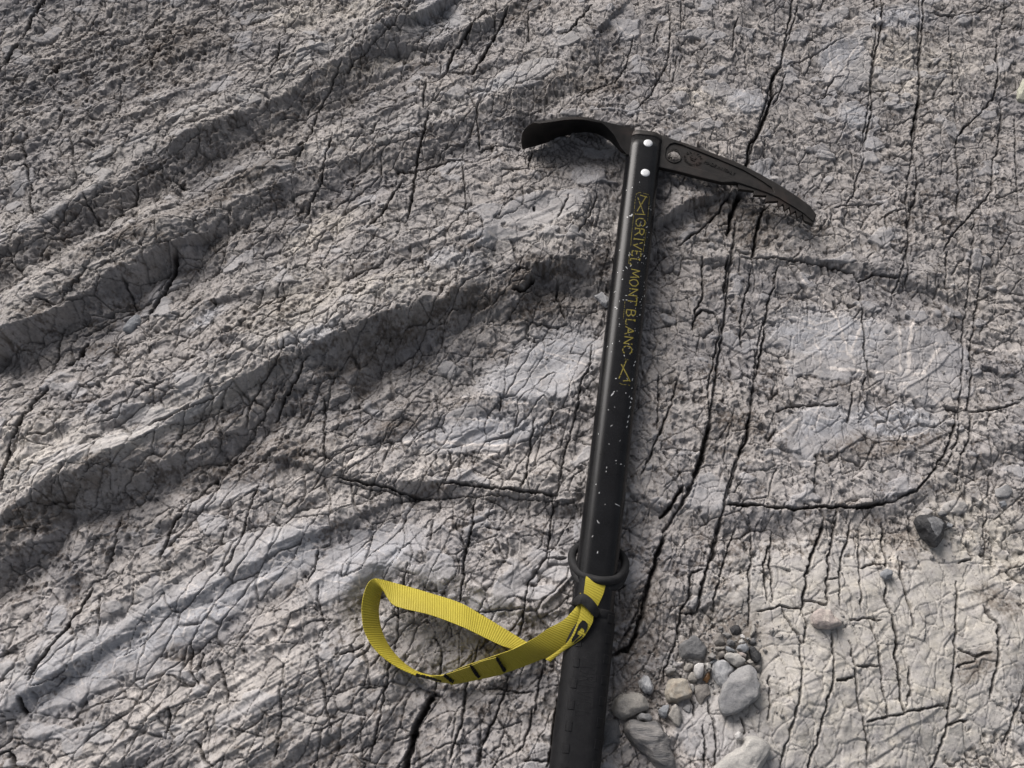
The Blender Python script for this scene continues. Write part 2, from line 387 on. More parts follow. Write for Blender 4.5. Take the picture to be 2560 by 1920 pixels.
def curls(wl, wt, ang, seed, warp):
    a = math.radians(ang); c, s_ = math.cos(a), math.sin(a)
    X = GX+dwx*warp; Y = GY+dwy*warp
    u = (X*c+Y*s_)/wl; v = (-X*s_+Y*c)/wt
    return fbm(u, v, 3, seed, .55, True)
HH += act*((1-.4*RO)*(wA*curls(17, 6.5, -66, 221, 1.3)+(1-wA)*curls(15, 6.5, -46, 225, 1.3))*.7+RO*curls(12, 8, 50, 229, 1.7)*1.9)
HH += act*fbm(X1/3.6, Y1/3.6, 2, 90, .6, True)*(.05+.4*RO)
pD, sD = pits(2.5, 8.5, -57, 33, .28)
HH += -2.4*pD*(.12+.88*act)
HH += fbm(GX/7, GY/7, 3, 95, .45)*.35
# fine hairline fractures, nearly vertical on the right
rightness = np.clip(1-LEFT, 0, 1); NET = np.zeros_like(GX)
def net(u, v, seed, wd, keep, dep, mask):
    global NET
    f1, f2, dx, dy, cid = worley(u, v, seed)
    t = np.exp(-((f2-f1)/wd)**2)*(RT[2][cid] < keep)*mask
    NET = np.maximum(NET, t); return t*dep
HH -= net((X1+Y1*.22)/12, Y1/40, 41, .05, .6, 2.4, (.25+.75*rightness)*(1-.6*SM))
HH -= net(X1/34+.4*Y1/34, (Y1-.35*X1)/24, 44, .03, .5, 2.4, 1-.65*SM)
HH -= net((X1*.86-Y1*.5)/15, (X1*.5+Y1*.86)/44, 47, .05, .6, 2.6, .2+.8*LEFT)
HH -= net(X1/11, Y1/7.5-.3*X1/11, 49, .055, .28, 1.4, sstep(-.05, .3, fbm(GX/50, GY/40, 2, 250))*(1-.6*SM))
# traced cracks
CR_ = [
 ('O',2.3,[(1590,480),(1580,560),(1565,700),(1540,860),(1520,980),(1490,1060),(1440,1140),(1410,1230),(1375,1330),(1335,1400)]),('O',1.5,[(1680,590),(1640,740),(1620,900),(1590,1010),(1560,1110),(1530,1230),(1500,1330)]),
 ('O',1.3,[(2110,440),(2095,640),(2080,800),(2070,950),(2040,1020)]),('O',1.4,[(1990,-60),(1988,240),(1960,420),(1965,520),(1925,660)]),('O',1.2,[(1890,-60),(1895,60),(1880,220),(1860,340)]),('O',2.2,[(1722,-40),(1690,130),(1670,170),(1640,270),(1618,345)]),
 ('O',1.2,[(100,850),(60,960),(0,1090)]),('O',1.2,[(380,545),(340,640),(150,740)]),('O',1.3,[(620,830),(500,1000),(420,1120),(340,1200)]),('O',1.2,[(720,1040),(900,1075),(1060,1070),(1240,1085)]),
 (3,3,[(770,0),(750,80),(715,200),(680,300),(655,400)]),(3,10,[(655,400),(600,480),(600,600),(560,720),(500,860),(450,920),(440,1000),(425,1080)]),(3,3,[(690,450),(660,560),(610,650)]),
 (3,5,[(1310,-200),(1305,0),(1300,180),(1275,290),(1255,420),(1245,560),(1245,700),(1205,860),(1190,940)]),(3,2,[(1190,960),(1180,1050),(1140,1150),(1130,1230),(1080,1300)]),
 (3,5,[(1590,-300),(1575,0),(1565,250),(1550,450),(1550,600)]),(3,9,[(1550,600),(1525,740),(1500,880)]),(3,4,[(1500,880),(1500,960),(1530,1080),(1535,1180),(1510,1300),(1480,1400),(1470,1550),(1455,1646)]),
 (3,2,[(1740,150),(1750,250),(1760,420),(1770,600),(1800,750)]),(3,5,[(2050,230),(2045,330),(2060,480),(2040,600),(1960,690),(1860,780),(1800,860),(1790,1000),(1800,1100),(1800,1240),(1790,1370)]),
 (3,5,[(1600,60),(1780,80),(1930,60),(2000,20)]),(3,3,[(2090,0),(2100,90),(2060,180),(2212,160)]),(3,4,[(2080,850),(2065,950),(2030,1000),(2025,1200),(1960,1280),(1850,1400),(1760,1500),(1700,1600)]),
 (3,3,[(2080,600),(2100,760),(2070,860)]),(3,2,[(2180,700),(2180,1000),(2190,1300)]),(3,3,[(1000,1330),(1100,1310),(1310,1300)]),(3,3,[(1460,1330),(1340,1370),(1320,1400),(1330,1480)]),
 (3,4,[(1270,550),(1350,560),(1440,600)]),(3,6,[(0,1560),(150,1460),(240,1370),(320,1250)]),(3,13,[(390,1230),(340,1340),(310,1500)]),(3,9,[(560,1290),(510,1420),(490,1520),(470,1646)]),
 (3,2,[(10,0),(10,200)]),(3,2,[(375,100),(350,200),(345,300)]),(3,2,[(700,390),(820,350),(900,310),(1080,220)]),(3,2,[(900,620),(940,600),(1000,480),(1060,470)]),
 (6,5,[(150,0),(150,80),(150,250),(110,330),(95,450)]),(6,6,[(310,0),(305,100),(290,250)]),(6,4,[(270,400),(240,600),(215,700),(180,800),(180,950),(200,1060)]),(6,13,[(195,1080),(165,1200),(130,1340),(90,1410)]),(6,5,[(80,1440),(50,1500),(20,1600)]),
 (6,4,[(465,60),(455,150),(420,280),(395,420),(400,580)]),(6,4,[(640,60),(620,150),(570,320),(555,450)]),(6,6,[(555,450),(530,600),(505,720)]),(6,3,[(505,720),(480,800),(475,920),(450,1050)]),(6,8,[(450,1020),(430,1180),(375,1280)]),(6,4,[(375,1280),(330,1400),(300,1520),(280,1600)]),
 (6,4,[(1170,150),(1170,260),(1185,360),(1190,500),(1190,640),(1215,740)]),(6,4,[(1455,-40),(1465,100),(1460,170)]),(6,4,[(1725,-40),(1710,200)]),
 (6,4,[(1960,0),(1950,150),(1930,280),(1915,400),(1895,520),(1880,640),(1885,760),(1860,900),(1850,980),(1875,1040),(1865,1180),(1800,1300),(1780,1500)]),
 (6,4,[(620,1000),(700,960),(850,950),(1000,955),(1030,940)]),(6,4,[(1115,870),(1100,1000),(1085,1060)]),(6,4,[(1200,780),(1180,850)]),(6,4,[(1720,970),(1780,990),(1900,1000),(2100,960),(2200,930)]),
 (6,5,[(1780,1000),(1760,1120),(1720,1250),(1650,1350),(1600,1430),(1530,1500),(1400,1560)]),(6,7,[(300,1590),(500,1600),(700,1620),(950,1610),(1200,1605),(1400,1570)]),
 (6,5,[(390,10),(600,10),(850,40),(1000,60),(1130,100),(1160,150),(1250,110),(1400,140),(1450,180)]),(6,6,[(100,380),(150,330),(220,350),(250,420)]),(6,3,[(2010,1380),(1990,1600)]),
 (8,6,[(270,30),(250,150),(215,280),(180,370),(150,450),(140,550),(120,650)]),(8,5,[(80,380),(60,540),(15,640),(0,800)]),(8,5,[(80,380),(160,360)]),(8,5,[(15,640),(120,640)]),(8,3,[(375,90),(330,200),(290,330),(240,480),(225,640)]),
 (8,4,[(470,120),(465,300),(450,420),(450,600),(455,740)]),(8,6,[(935,40),(900,170),(840,300),(815,420),(790,540),(780,620)]),(8,3,[(780,620),(800,700),(800,840)]),(8,5,[(1020,0),(990,180),(960,300),(940,430),(945,600)]),
 (8,4,[(1120,40),(1090,170),(1045,290),(1020,450),(1020,600)]),(8,5,[(1325,60),(1320,200),(1340,280),(1330,350)]),(8,2,[(1170,100),(1160,300),(1160,500),(1155,640)]),(8,3,[(1410,280),(1430,400),(1460,550),(1490,680),(1500,740)]),
 (8,4,[(1320,450),(1320,560),(1360,680)]),(8,6,[(1360,680),(1385,820),(1385,950),(1410,1100),(1410,1250),(1440,1290)]),(8,4,[(1795,440),(1780,650),(1770,850),(1755,1100),(1720,1350),(1690,1500),(1640,1646),(1600,1800)]),
 (8,5,[(1950,600),(2000,680),(2040,740),(2040,880),(2020,1050),(1990,1200)]),(8,2,[(1170,350),(1250,330),(1320,325)]),(8,2,[(1090,700),(1180,690),(1300,700)]),(8,3,[(1210,700),(1250,790),(1280,900),(1290,1080),(1320,1250),(1330,1330)]),
 (8,3,[(1080,830),(1110,950),(1120,1060),(1140,1200),(1180,1380),(1210,1500),(1220,1600)]),(8,4,[(970,780),(975,900),(985,1050),(940,1250),(900,1400),(870,1530),(830,1646),(790,1800)]),(8,3,[(640,600),(700,710),(770,820),(790,850)]),
 (8,2,[(770,860),(780,1000),(780,1100),(750,1250),(720,1400),(670,1550),(640,1700)]),(8,4,[(500,640),(640,610),(780,630)]),(8,3,[(780,570),(860,580),(940,600)]),(8,2,[(1120,1000),(1280,990)]),(8,5,[(1000,1080),(1110,1060)]),
 (8,4,[(1200,1350),(1330,1320),(1500,1280),(1690,1240)]),(8,5,[(1720,1370),(1850,1340)]),(8,2,[(580,1060),(580,1200),(560,1340)]),(8,4,[(80,1200),(100,1320)]),(8,3,[(150,1370),(160,1500),(150,1646)]),(8,3,[(180,1200),(220,1350),(230,1500),(225,1646)]),
 (8,4,[(400,1320),(420,1400),(410,1430)]),(8,2,[(1780,880),(1900,930),(1990,900)]),(8,3,[(1990,0),(1970,150),(1990,280)]),(8,4,[(1800,320),(1900,290),(1850,180)]),(8,2,[(1470,1000),(1480,1150),(1450,1250)]),(8,5,[(590,200),(540,350),(560,560)]),(8,4,[(600,120),(590,330),(600,570)]),
 (8,4,[(945,430),(1020,425)]),(8,3,[(1780,1000),(1990,900)]),(8,4,[(2200,1180),(2150,1320),(2100,1500)]),
 (9,5,[(870,-100),(855,60),(830,180),(800,280),(790,450),(770,570)]),(9,3,[(600,60),(580,180)]),(9,3,[(430,330),(370,600),(360,800),(300,1100),(240,1400),(180,1600)]),(9,4,[(1370,-100),(1360,60),(1330,290),(1280,350),(1210,450),(1190,600),(1165,760)]),
 (9,3,[(1330,290),(1460,290)]),(9,4,[(650,880),(640,1050),(600,1150)]),(9,15,[(600,1170),(570,1230),(500,1350),(470,1450),(420,1646),(380,1750)]),(9,3,[(890,850),(820,1050)]),(9,5,[(820,1050),(800,1200),(790,1340),(750,1450),(700,1600)]),
 (9,5,[(1080,1050),(1050,1200),(1000,1310),(920,1500),(880,1646)]),(9,3,[(1000,1310),(1060,1400),(1130,1520)]),(9,4,[(1230,1250),(1220,1400),(1150,1550)]),(9,3,[(1310,1000),(1270,1150),(1250,1300)]),(9,6,[(1340,1646),(1380,1400),(1420,1150)]),
 (9,4,[(940,1130),(1060,1150),(1240,1160)]),(9,12,[(2100,140),(2050,250),(2010,400),(1950,620),(1900,800),(1850,880),(1740,920)]),(9,4,[(2190,780),(2100,1000),(2090,1060)]),(9,3,[(1190,1600),(1330,1600)]),(9,3,[(860,640),(1180,620)]),(9,3,[(600,800),(660,880)]),(9,2,[(0,920),(160,860)]),
 (5,6,[(0,1430),(100,1450),(300,1490),(450,1530),(620,1560)]),(5,6,[(670,1465),(830,1470),(1000,1500),(1200,1520),(1400,1535)]),(5,3,[(1620,560),(1610,680),(1560,800),(1530,950),(1500,1080),(1450,1250),(1420,1400),(1390,1560)]),(5,4,[(1250,1040),(1220,1250),(1200,1400),(1160,1500)]),
 (5,3,[(700,1250),(720,1350),(670,1460)]),(5,6,[(1110,150),(1150,120),(1230,130)]),(5,9,[(1250,160),(1170,260),(1110,250)]),(5,5,[(1400,170),(1400,260),(1450,400)]),(5,10,[(2212,1480),(2130,1600),(2060,1680)]),(5,4,[(2180,760),(2130,950),(2060,1130),(2000,1280),(1930,1420)]),(5,3,[(2050,750),(2050,900),(2040,1100)]),
 (5,4,[(1030,1000),(1030,900)]),(5,4,[(1370,1000),(1350,1080)]),(5,3,[(1190,410),(1400,440),(1470,420)]),
 (2,4,[(480,0),(430,120),(350,230),(200,360),(100,430),(30,500)]),(2,9,[(940,70),(870,150),(800,260),(730,340),(690,480)]),(2,8,[(1080,40),(1020,180),(960,300),(900,420),(850,500)]),(2,5,[(690,480),(830,500),(860,490)]),(2,7,[(1620,30),(1540,130),(1480,220),(1420,230)]),
 (2,6,[(570,740),(550,850),(510,980),(480,1150),(460,1350),(440,1440)]),(2,7,[(500,1110),(620,1060),(700,1030),(820,1030)]),(2,4,[(820,600),(880,720),(890,850),(900,960)]),(2,4,[(900,970),(1000,940),(1160,925)]),(2,4,[(560,520),(540,620),(540,720)]),(2,3,[(790,1050),(800,1200),(820,1400)]),
 (2,6,[(400,1170),(340,1280),(280,1400),(180,1500)]),(2,5,[(1240,950),(1210,1100)]),(2,3,[(1040,1110),(1200,1110),(1330,1140)]),(2,4,[(1890,240),(1840,420),(1760,540),(1600,590),(1520,640)]),(2,3,[(2050,150),(2010,270)]),(2,3,[(2130,60),(2110,400),(2000,600),(1900,720)]),
 (2,3,[(1650,1280),(1600,1420),(1520,1560)]),(2,3,[(1470,1300),(1400,1450)]),(2,3,[(1010,0),(990,200)]),(2,3,[(1210,60),(1215,280)]),(2,3,[(680,580),(600,660),(540,720)]),(2,4,[(260,780),(200,900),(60,900)]),(2,5,[(350,1100),(500,1110)]),(2,8,[(1250,1360),(1245,1385)]),
 (1,10,[(300,-60),(250,0),(200,80),(140,210),(80,280),(30,370),(0,430),(-60,520)]),(1,4,[(640,60),(560,170),(500,240),(420,290)]),(1,6,[(1020,80),(940,220)]),(1,4,[(1100,180),(1040,300),(960,400),(900,470)]),(1,6,[(380,400),(290,490),(240,500)]),
 (1,5,[(140,910),(170,1040),(210,1200),(215,1320),(260,1450)]),(1,3,[(460,870),(480,1000),(520,1200)]),(1,5,[(1810,290),(1790,420),(1740,500)]),(1,5,[(2212,430),(2110,620),(2040,720),(2000,850),(1950,950),(1900,1060)]),(1,12,[(1955,925),(1930,945)]),(1,5,[(2150,880),(2090,1050),(2070,1180),(2000,1300),(1970,1380)]),
 (1,4,[(580,1300),(640,1440),(670,1540)]),(1,5,[(900,1200),(870,1320),(740,1430),(680,1510)]),(1,5,[(0,1100),(40,950),(100,850)]),(1,3,[(420,700),(340,920)]),(1,4,[(340,300),(500,300)]),(1,5,[(1220,1230),(1130,1180)]),
 (4,12,[(1160,0),(1120,80),(1070,200),(1000,300),(960,370)]),(4,5,[(820,160),(840,250),(860,330)]),(4,5,[(410,460),(370,620),(340,750),(300,860)]),(4,7,[(350,880),(280,960),(215,1060),(170,1170),(120,1270),(80,1400),(0,1540),(-80,1640)]),
 (4,4,[(1860,600),(1850,700),(1700,870),(1620,980),(1590,1100)]),(4,6,[(1990,690),(1920,830),(1830,950),(1760,1060)]),(4,4,[(2090,930),(2090,1100),(2095,1360)]),(4,4,[(1660,1480),(1600,1640)]),(4,3,[(1380,1420),(1250,1550),(1130,1646)]),(4,4,[(300,330),(420,360),(500,270),(590,140)]),(4,10,[(560,560),(480,690),(440,720)]),
 (4,7,[(1450,1000),(1446,1010)]),(4,7,[(1445,1080),(1450,1084)]),(4,2,[(1100,850),(900,960),(700,1060)]),(4,3,[(1440,940),(1200,1030),(1000,1130)]),
 (7,6,[(1180,0),(1100,80),(1060,200),(1030,310)]),(7,4,[(1600,0),(1570,120),(1500,290),(1420,410)]),(7,4,[(770,0),(740,200),(670,400)]),(7,3,[(650,540),(655,800)]),(7,7,[(600,500),(540,590),(470,700),(400,800),(330,900),(260,1010),(210,1080)]),
 (7,4,[(2040,230),(2030,350),(1970,440)]),(7,3,[(2040,470),(2050,580),(2100,760)]),(7,4,[(1400,950),(1440,1080),(1470,1230)]),(7,3,[(1815,1100),(1810,1350),(1770,1600)]),(7,3,[(2040,950),(2080,1100),(2110,1280),(2140,1420)]),(7,3,[(1240,840),(1225,1040),(1290,1120)]),
 (7,4,[(1300,900),(1270,1060)]),(7,8,[(140,1190),(155,1300)]),(7,6,[(60,1540),(100,1646)]),(7,4,[(0,1560),(80,1520)]),(7,5,[(1270,1470),(1330,1600),(1380,1646)]),(7,5,[(1100,1260),(1080,1450)]),
]
cw = fbm(GX/9, GY/9, 3, 120); 
WXc = GX+cw*2.2+fbm(GX/2.7, GY/2.7, 2, 130)*.5; WYc = GY+fbm(GX/9, GY/9, 3, 126)*2.2+fbm(GX/2.7, GY/2.7, 2, 137)*.5
wvar = 1+.55*fbm(GX/7, GY/7, 2, 140)
CD = np.zeros_like(GX); DIRT = np.zeros_like(GX)
xmm = xs*1000; ymm = ys*1000
def stroke_field(pts, hw, out, fn, margin=6):
    n = len(pts)-1
    for k, ((x0, y0), (x1, y1)) in enumerate(zip(pts[:-1], pts[1:])):
        m = margin+hw
        a, b = np.searchsorted(xmm, [min(x0, x1)-m, max(x0, x1)+m]); c, d = np.searchsorted(ymm, [min(y0, y1)-m, max(y0, y1)+m])
        if b <= a or d <= c: continue
        sl_ = (slice(c, d), slice(a, b))
        X = WXc[sl_]; Y = WYc[sl_]; ex, ey = x1-x0, y1-y0
        t = np.clip(((X-x0)*ex+(Y-y0)*ey)/(ex*ex+ey*ey+1e-9), 0, 1)
        dist = np.hypot(X-(x0+t*ex), Y-(y0+t*ey))
        g = (k+t)/n; end = np.clip(np.minimum(g, 1-g)*6+.5, 0, 1)
        fn(sl_, dist, end)
for t, w, pts in CR_:
    hw = max(.95, w*.36*1.22/TILE[t][2]+.3); dep = 1.6+hw*3.4
    def fn(sl_, dist, end, hw=hw, dep=dep):
        ww = hw*wvar[sl_]*(.5+.5*end)
        v = np.clip(1-(dist/ww), 0, 1)**.75*dep*end
        CD[sl_] = np.maximum(CD[sl_], v)
        DIRT[sl_] = np.maximum(DIRT[sl_], sstep(1.5, .3, dist/ww)*end*min(1, w/7))
    stroke_field(W2(t, pts), hw, CD, fn)
HH -= CD
VEIN = np.zeros_like(GX)
VN = [(6,9,[(780,100),(830,200),(950,270),(1000,340),(1050,480),(1085,620),(1130,700)]),(6,9,[(1180,380),(1180,430),(1150,500),(1110,610)]),(6,12,[(960,710),(1200,740),(1400,745)]),(6,14,[(1500,400),(1480,560),(1470,750)]),(6,8,[(1410,430),(1420,560),(1420,740)]),
 (6,10,[(1700,560),(1620,660),(1570,750),(1480,770)]),(6,5,[(600,400),(750,370),(880,430),(1000,395)]),(6,11,[(620,1150),(700,1090),(780,1040)]),(6,5,[(450,1320),(700,1310),(950,1320)]),(6,5,[(1500,500),(1640,360)]),(6,5,[(1000,340),(1170,300)]),(6,5,[(870,500),(910,600),(900,720)]),(6,8,[(1440,850),(1460,930),(1560,900)]),(6,6,[(1900,570),(2000,590),(2200,600)]),(6,5,[(1650,1080),(1550,1140),(1400,1160)]),
 (6,8,[(1600,880),(1680,960)]),(5,8,[(750,930),(900,900),(1100,940),(1300,980),(1500,1020),(1600,1040)]),(5,11,[(600,1190),(800,1210),(1000,1220),(1230,1215)]),(5,10,[(0,1370),(200,1260),(430,1200),(600,1190)]),(5,4,[(650,1040),(850,1045),(960,1070)]),(5,4,[(780,1260),(1000,1280),(1200,1270)]),(5,7,[(1940,680),(1990,780),(2020,950)]),
 (5,4,[(1270,590),(1450,650),(1600,710)]),(3,3,[(960,280),(990,420),(940,600)]),(3,3,[(1150,280),(1080,380),(1060,450)]),(3,3,[(1250,270),(1180,340)]),(2,4,[(1770,150),(1850,230),(1900,240)]),(2,6,[(1920,240),(2030,210)]),(8,4,[(850,720),(1000,740)]),(4,6,[(940,970),(1000,940),(1080,900)]),(3,5,[(0,680),(200,650),(350,680),(480,780)])]
for t, w, pts in VN:
    hw = max(.8, w*.36/TILE[t][2]*1.0)
    def fn(sl_, dist, end, hw=hw):
        VEIN[sl_] = np.maximum(VEIN[sl_], sstep(1.2, .55, dist/(hw*wvar[sl_]))*end*(.55+.45*min(1, hw/1.6)))
    stroke_field(W2(t, pts), hw, VEIN, fn)
blob_up = up(np.maximum(blob(6,950,480,420,200,0), blob(6,1450,900,300,250,0)))
f1, f2, dx, dy, cid = worley(X1/26, Y1/20, 77)
VEIN = np.maximum(VEIN, np.exp(-((f2-f1)/.03)**2)*.8*np.clip(BL*1.3, 0, 1)*(RT[2][cid] > .3))
f1, f2, dx, dy, cid = worley(X1/11, Y1/13+.4*X1/13, 79)
VEIN = np.maximum(VEIN, np.exp(-((f2-f1)/.05)**2)*.6*blob_up*(RT[2][cid] > .4))
HH += VEIN*.25
np.minimum(HH, LIM+1.2, out=HH)
far = np.maximum(np.maximum(np.abs(GX)-900, np.abs(GY)-800), 0)
HH = HH-far*.0
# albedo
def c3(a): return np.array(a, np.float32)
n_big = fbm(GX/80, GY/60, 4, 150, .6); n_mid = fbm(X1/14, Y1/10, 4, 155, .6); n_sm = fbm(GX/4, GY/4, 3, 160, .6)
def mixc(A, c, f): return A+(c3(c)[None,None]-A)*np.clip(f, 0, 1)[..., None]
base = c3((.246,.233,.230))[None,None]*np.ones(GX.shape+(1,), np.float32)
base = mixc(base, (.292,.272,.258), .5+1.2*n_big+.6*n_mid)
base = mixc(base, (.165,.160,.166), sstep(.05, .35, -n_big+.6*n_mid)*.6)
base = mixc(base, (.42,.388,.345), CR*(.5+1.0*n_mid+.15*n_sm))
base = mixc(base, (.30,.303,.320), np.maximum(BL, SM*.5)*(.85+.9*n_mid))
base *= (1+.20*TINT*(1-.6*SM))[..., None]
base = mixc(base, (.46,.422,.39), sstep(.2, .5, n_mid+.12*n_sm)*.5)
base = mixc(base, (.37,.345,.30), up(np.maximum(blob(8,1150,1000,800,650,0,.4), blob(8,2000,500,400,500,0,.5)))*(.5+.7*n_mid))
base = mixc(base, (.40,.382,.362), up(CREST)*(.4+.9*n_mid)*.8)
n_d = fbm(GX/3.1, GY/3.1, 3, 176, .7)
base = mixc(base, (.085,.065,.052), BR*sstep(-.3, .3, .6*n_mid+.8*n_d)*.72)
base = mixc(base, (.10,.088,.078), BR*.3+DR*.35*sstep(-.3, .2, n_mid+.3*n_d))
base = mixc(base, (.075,.060,.050), sstep(.12, .42, .7*fbm(X1/24, Y1/16, 4, 170, .65)+.55*n_d+.10*RO)*.75*(1-.6*SM))
base = mixc(base, (.06,.05,.042), sstep(.32, .5, n_d)*.6*(1-.5*SM))
base = mixc(base, (.54,.50,.47), VEIN*np.clip(1.1+.9*fbm(GX/5, GY/5, 3, 260), .15, 1)*.8)
base = mixc(base, (.045,.038,.032), NET*.5)
base = mixc(base, (.022,.018,.016), DIRT*.9)
gr = sstep(500, -300, GX-GY*.9+200)
base *= (1+.05*n_sm)[..., None]
bu = sstep(80, -160, GY)*.20-.10*sstep(-60, -420, GX)*sstep(0, 250, GY)                   # albedo rises towards the bottom, falls at the upper left
base *= (1+bu)[..., None]
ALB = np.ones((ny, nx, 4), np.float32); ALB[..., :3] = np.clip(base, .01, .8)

co = np.empty((ny, nx, 3), np.float32); co[..., 0] = GX/1000; co[..., 1] = GY/1000; co[..., 2] = HH/1000
me = bpy.data.meshes.new("rock_ground")
nv = nx*ny; nf = (nx-1)*(ny-1)
me.vertices.add(nv); me.vertices.foreach_set("co", co.ravel())
ii = (np.arange(ny-1)[:, None]*nx+np.arange(nx-1)[None]).astype(np.int32)
lp = np.stack([ii, ii+1, ii+1+nx, ii+nx], -1).ravel()
me.loops.add(nf*4); me.loops.foreach_set("vertex_index", lp)
me.polygons.add(nf); me.polygons.foreach_set("loop_start", np.arange(0, nf*4, 4, dtype=np.int32))
me.polygons.foreach_set("use_smooth", np.ones(nf, bool))
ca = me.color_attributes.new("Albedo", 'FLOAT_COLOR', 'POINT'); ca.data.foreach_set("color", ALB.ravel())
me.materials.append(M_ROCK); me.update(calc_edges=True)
ro = bpy.data.objects.new("rock_ground", me); COL.objects.link(ro); ro["kind"] = "structure"
ro["label"] = "folded grey limestone bedrock with dark cracks and small scalloped pits"
def hz(x, y, r=0):
    i = int(np.searchsorted(xs, x)); j = int(np.searchsorted(ys, y))
    if r:
        k = max(1, int(r/STEP)); return float(np.percentile(HH[j-k:j+k:2, i-k:i+k:2], 55))/1000
    return float(HH[j, i])/1000
#@@OBJECTS
# ------------------------------------------------------------------ the ice axe
def catmull(pts, sub):
    out = []; n = len(pts)
    for i in range(n-1):
        p0 = pts[max(i-1, 0)]; p1 = pts[i]; p2 = pts[i+1]; p3 = pts[min(i+2, n-1)]
        for k in range(sub):
            t = k/sub
            out.append(.5*((2*p1)+(p2-p0)*t+(2*p0-5*p1+4*p2-p3)*t*t+(3*p1-p0-3*p2+p3)*t**3))
    out.append(pts[-1]); return out
AX0 = P(1613, 347, .0215); AX1 = P(1432, 1960, .0485)              # shaft axis, head end and off-frame end
ax_d = (AX1-AX0).normalized(); ax_s = ax_d.cross(Vector((0,0,1))).normalized()
if ax_s.x < 0: ax_s = -ax_s
ax_n = ax_s.cross(ax_d).normalized()
if ax_n.z < 0: ax_n = -ax_n
def section(w, d, r, n=7):                                          # rounded racetrack outline in (lateral, normal)
    o = []
    for cx, cy, a0 in ((w/2-r, d/2-r, 0), (-w/2+r, d/2-r, 90), (-w/2+r, -d/2+r, 180), (w/2-r, -d/2+r, 270)):
        for k in range(n+1):
            a = math.radians(a0+90*k/n); o.append((cx+r*math.cos(a), cy+r*math.sin(a)*1.0))
    return o
def tube(name, stations, mat, parent, cap=True, smooth=True):
    """stations: (distance along the axis, width, depth, corner radius)"""
    V, Fc = [], []; n = None
    for s, w, d, r in stations:
        c = AX0+ax_d*s; o = section(w, d, r); n = len(o)
        V += [c+ax_s*a+ax_n*b for a, b in o]
    for k in range(len(stations)-1):
        for i in range(n):
            j = (i+1) % n; Fc.append((k*n+i, k*n+j, (k+1)*n+j, (k+1)*n+i))
    if cap: Fc += [tuple(range(n)), tuple(range((len(stations)-1)*n, len(stations)*n))]
    o = mesh_obj(name, V, Fc, mat, parent, smooth)
    bm = bmesh.new(); bm.from_mesh(o.data); bmesh.ops.recalc_face_normals(bm, faces=bm.faces); bm.to_mesh(o.data); bm.free()
    return o
def along(pxl):                                                     # picture point -> (distance, lateral) on the shaft's upper face
    h = SHD/2
    d = P(*pxl, 0)-Vector(cam.location); o = Vector(cam.location)
    t = ((AX0+ax_n*h)-o).dot(ax_n)/d.dot(ax_n); q = o+d*t-AX0
    return q.dot(ax_d), q.dot(ax_s)
SHW, SHD, SHR = .0328, .0225, .0108
def on_shaft(s, l, lift=.00015, W_=None, D_=None, R_=None):
    W_ = W_ or SHW; D_ = D_ or SHD; R_ = R_ or SHR
    e = abs(l)-(W_/2-R_); h = D_/2
    if e > 0: h = D_/2-R_+math.sqrt(max(R_*R_-e*e, 0))
    return AX0+ax_d*s+ax_s*l+ax_n*(h+lift)
axe = empty("ice_axe", P(1560, 900, .02), category="ice axe",
            label="black and dark steel ice axe with long worn shaft lying on grey rock")
s_cap = along(px('K', 900, 212))[0]; s_grip = along((1500, 1522))[0]; s_grip2 = along((1500, 1546))[0]
sh = tube("shaft", [(s_cap+.0004+k*.012, SHW, SHD, SHR) for k in range(int((s_grip-s_cap)/.012)+2)], M_SHAFT, axe)
# small bare-metal nicks in the black coating are faces of the shaft itself
def flakes(ob, shapes, mat):
    me = ob.data; bm = bmesh.new(); bm.from_mesh(me); me.materials.append(mat); idx = len(me.materials)-1
    org = axe.location
    for sh_ in shapes:
        vs = [bm.verts.new(on_shaft(a, b, .00012)-org) for a, b in sh_]
        try: f = bm.faces.new(vs); f.material_index = idx
        except ValueError: pass
    bm.to_mesh(me); bm.free()
def nick(s, l, ln, wd, ang):
    c, n = math.cos(ang), math.sin(ang); pts = []
    for k in range(7):
        a = 2*math.pi*k/7; r = rnd.uniform(.6, 1.1)
        u = ln*math.cos(a)*r; v = wd*math.sin(a)*r
        pts.append((s+u*c-v*n, l+u*n+v*c))
    return pts
NK = []
for x, y, ln, wd, an in [(405,295,30,9,10),(415,285,12,10,80),(380,303,9,5,0),(375,680,30,4,-50),(405,665,20,4,60),(350,700,10,3,0),(345,765,10,3,40),(372,885,14,2,10),(374,918,14,2,0),(350,918,10,2,5),(292,968,12,4,0),
        (322,1097,7,8,80),(357,1330,14,5,-50),(296,1500,10,5,20),(268,1615,22,3,60),(280,1600,20,3,55),(508,508,8,5,60),(540,238,8,6,60),(520,600,26,3,75),(512,870,24,3,85),(505,590,20,3,70),(398,575,30,3,-65),(392,590,22,2,-70),
        (432,1395,18,4,75),(440,1370,20,4,70),(420,1500,26,4,80),(415,1640,14,8,80),(476,1020,16,5,70),(376,93,6,4,0),(470,45,9,3,80),(325,540,8,3,70),(416,83,7,3,-60),(543,408,12,3,60),(525,375,20,2,55)]:
    s, l = along(px('T', x, y)); k = .00034/2.96*.5*2
    NK.append(nick(s, l, ln*k*.5*1.3, max(wd*k*.8, .00034), math.radians(90+an if False else an-90)))
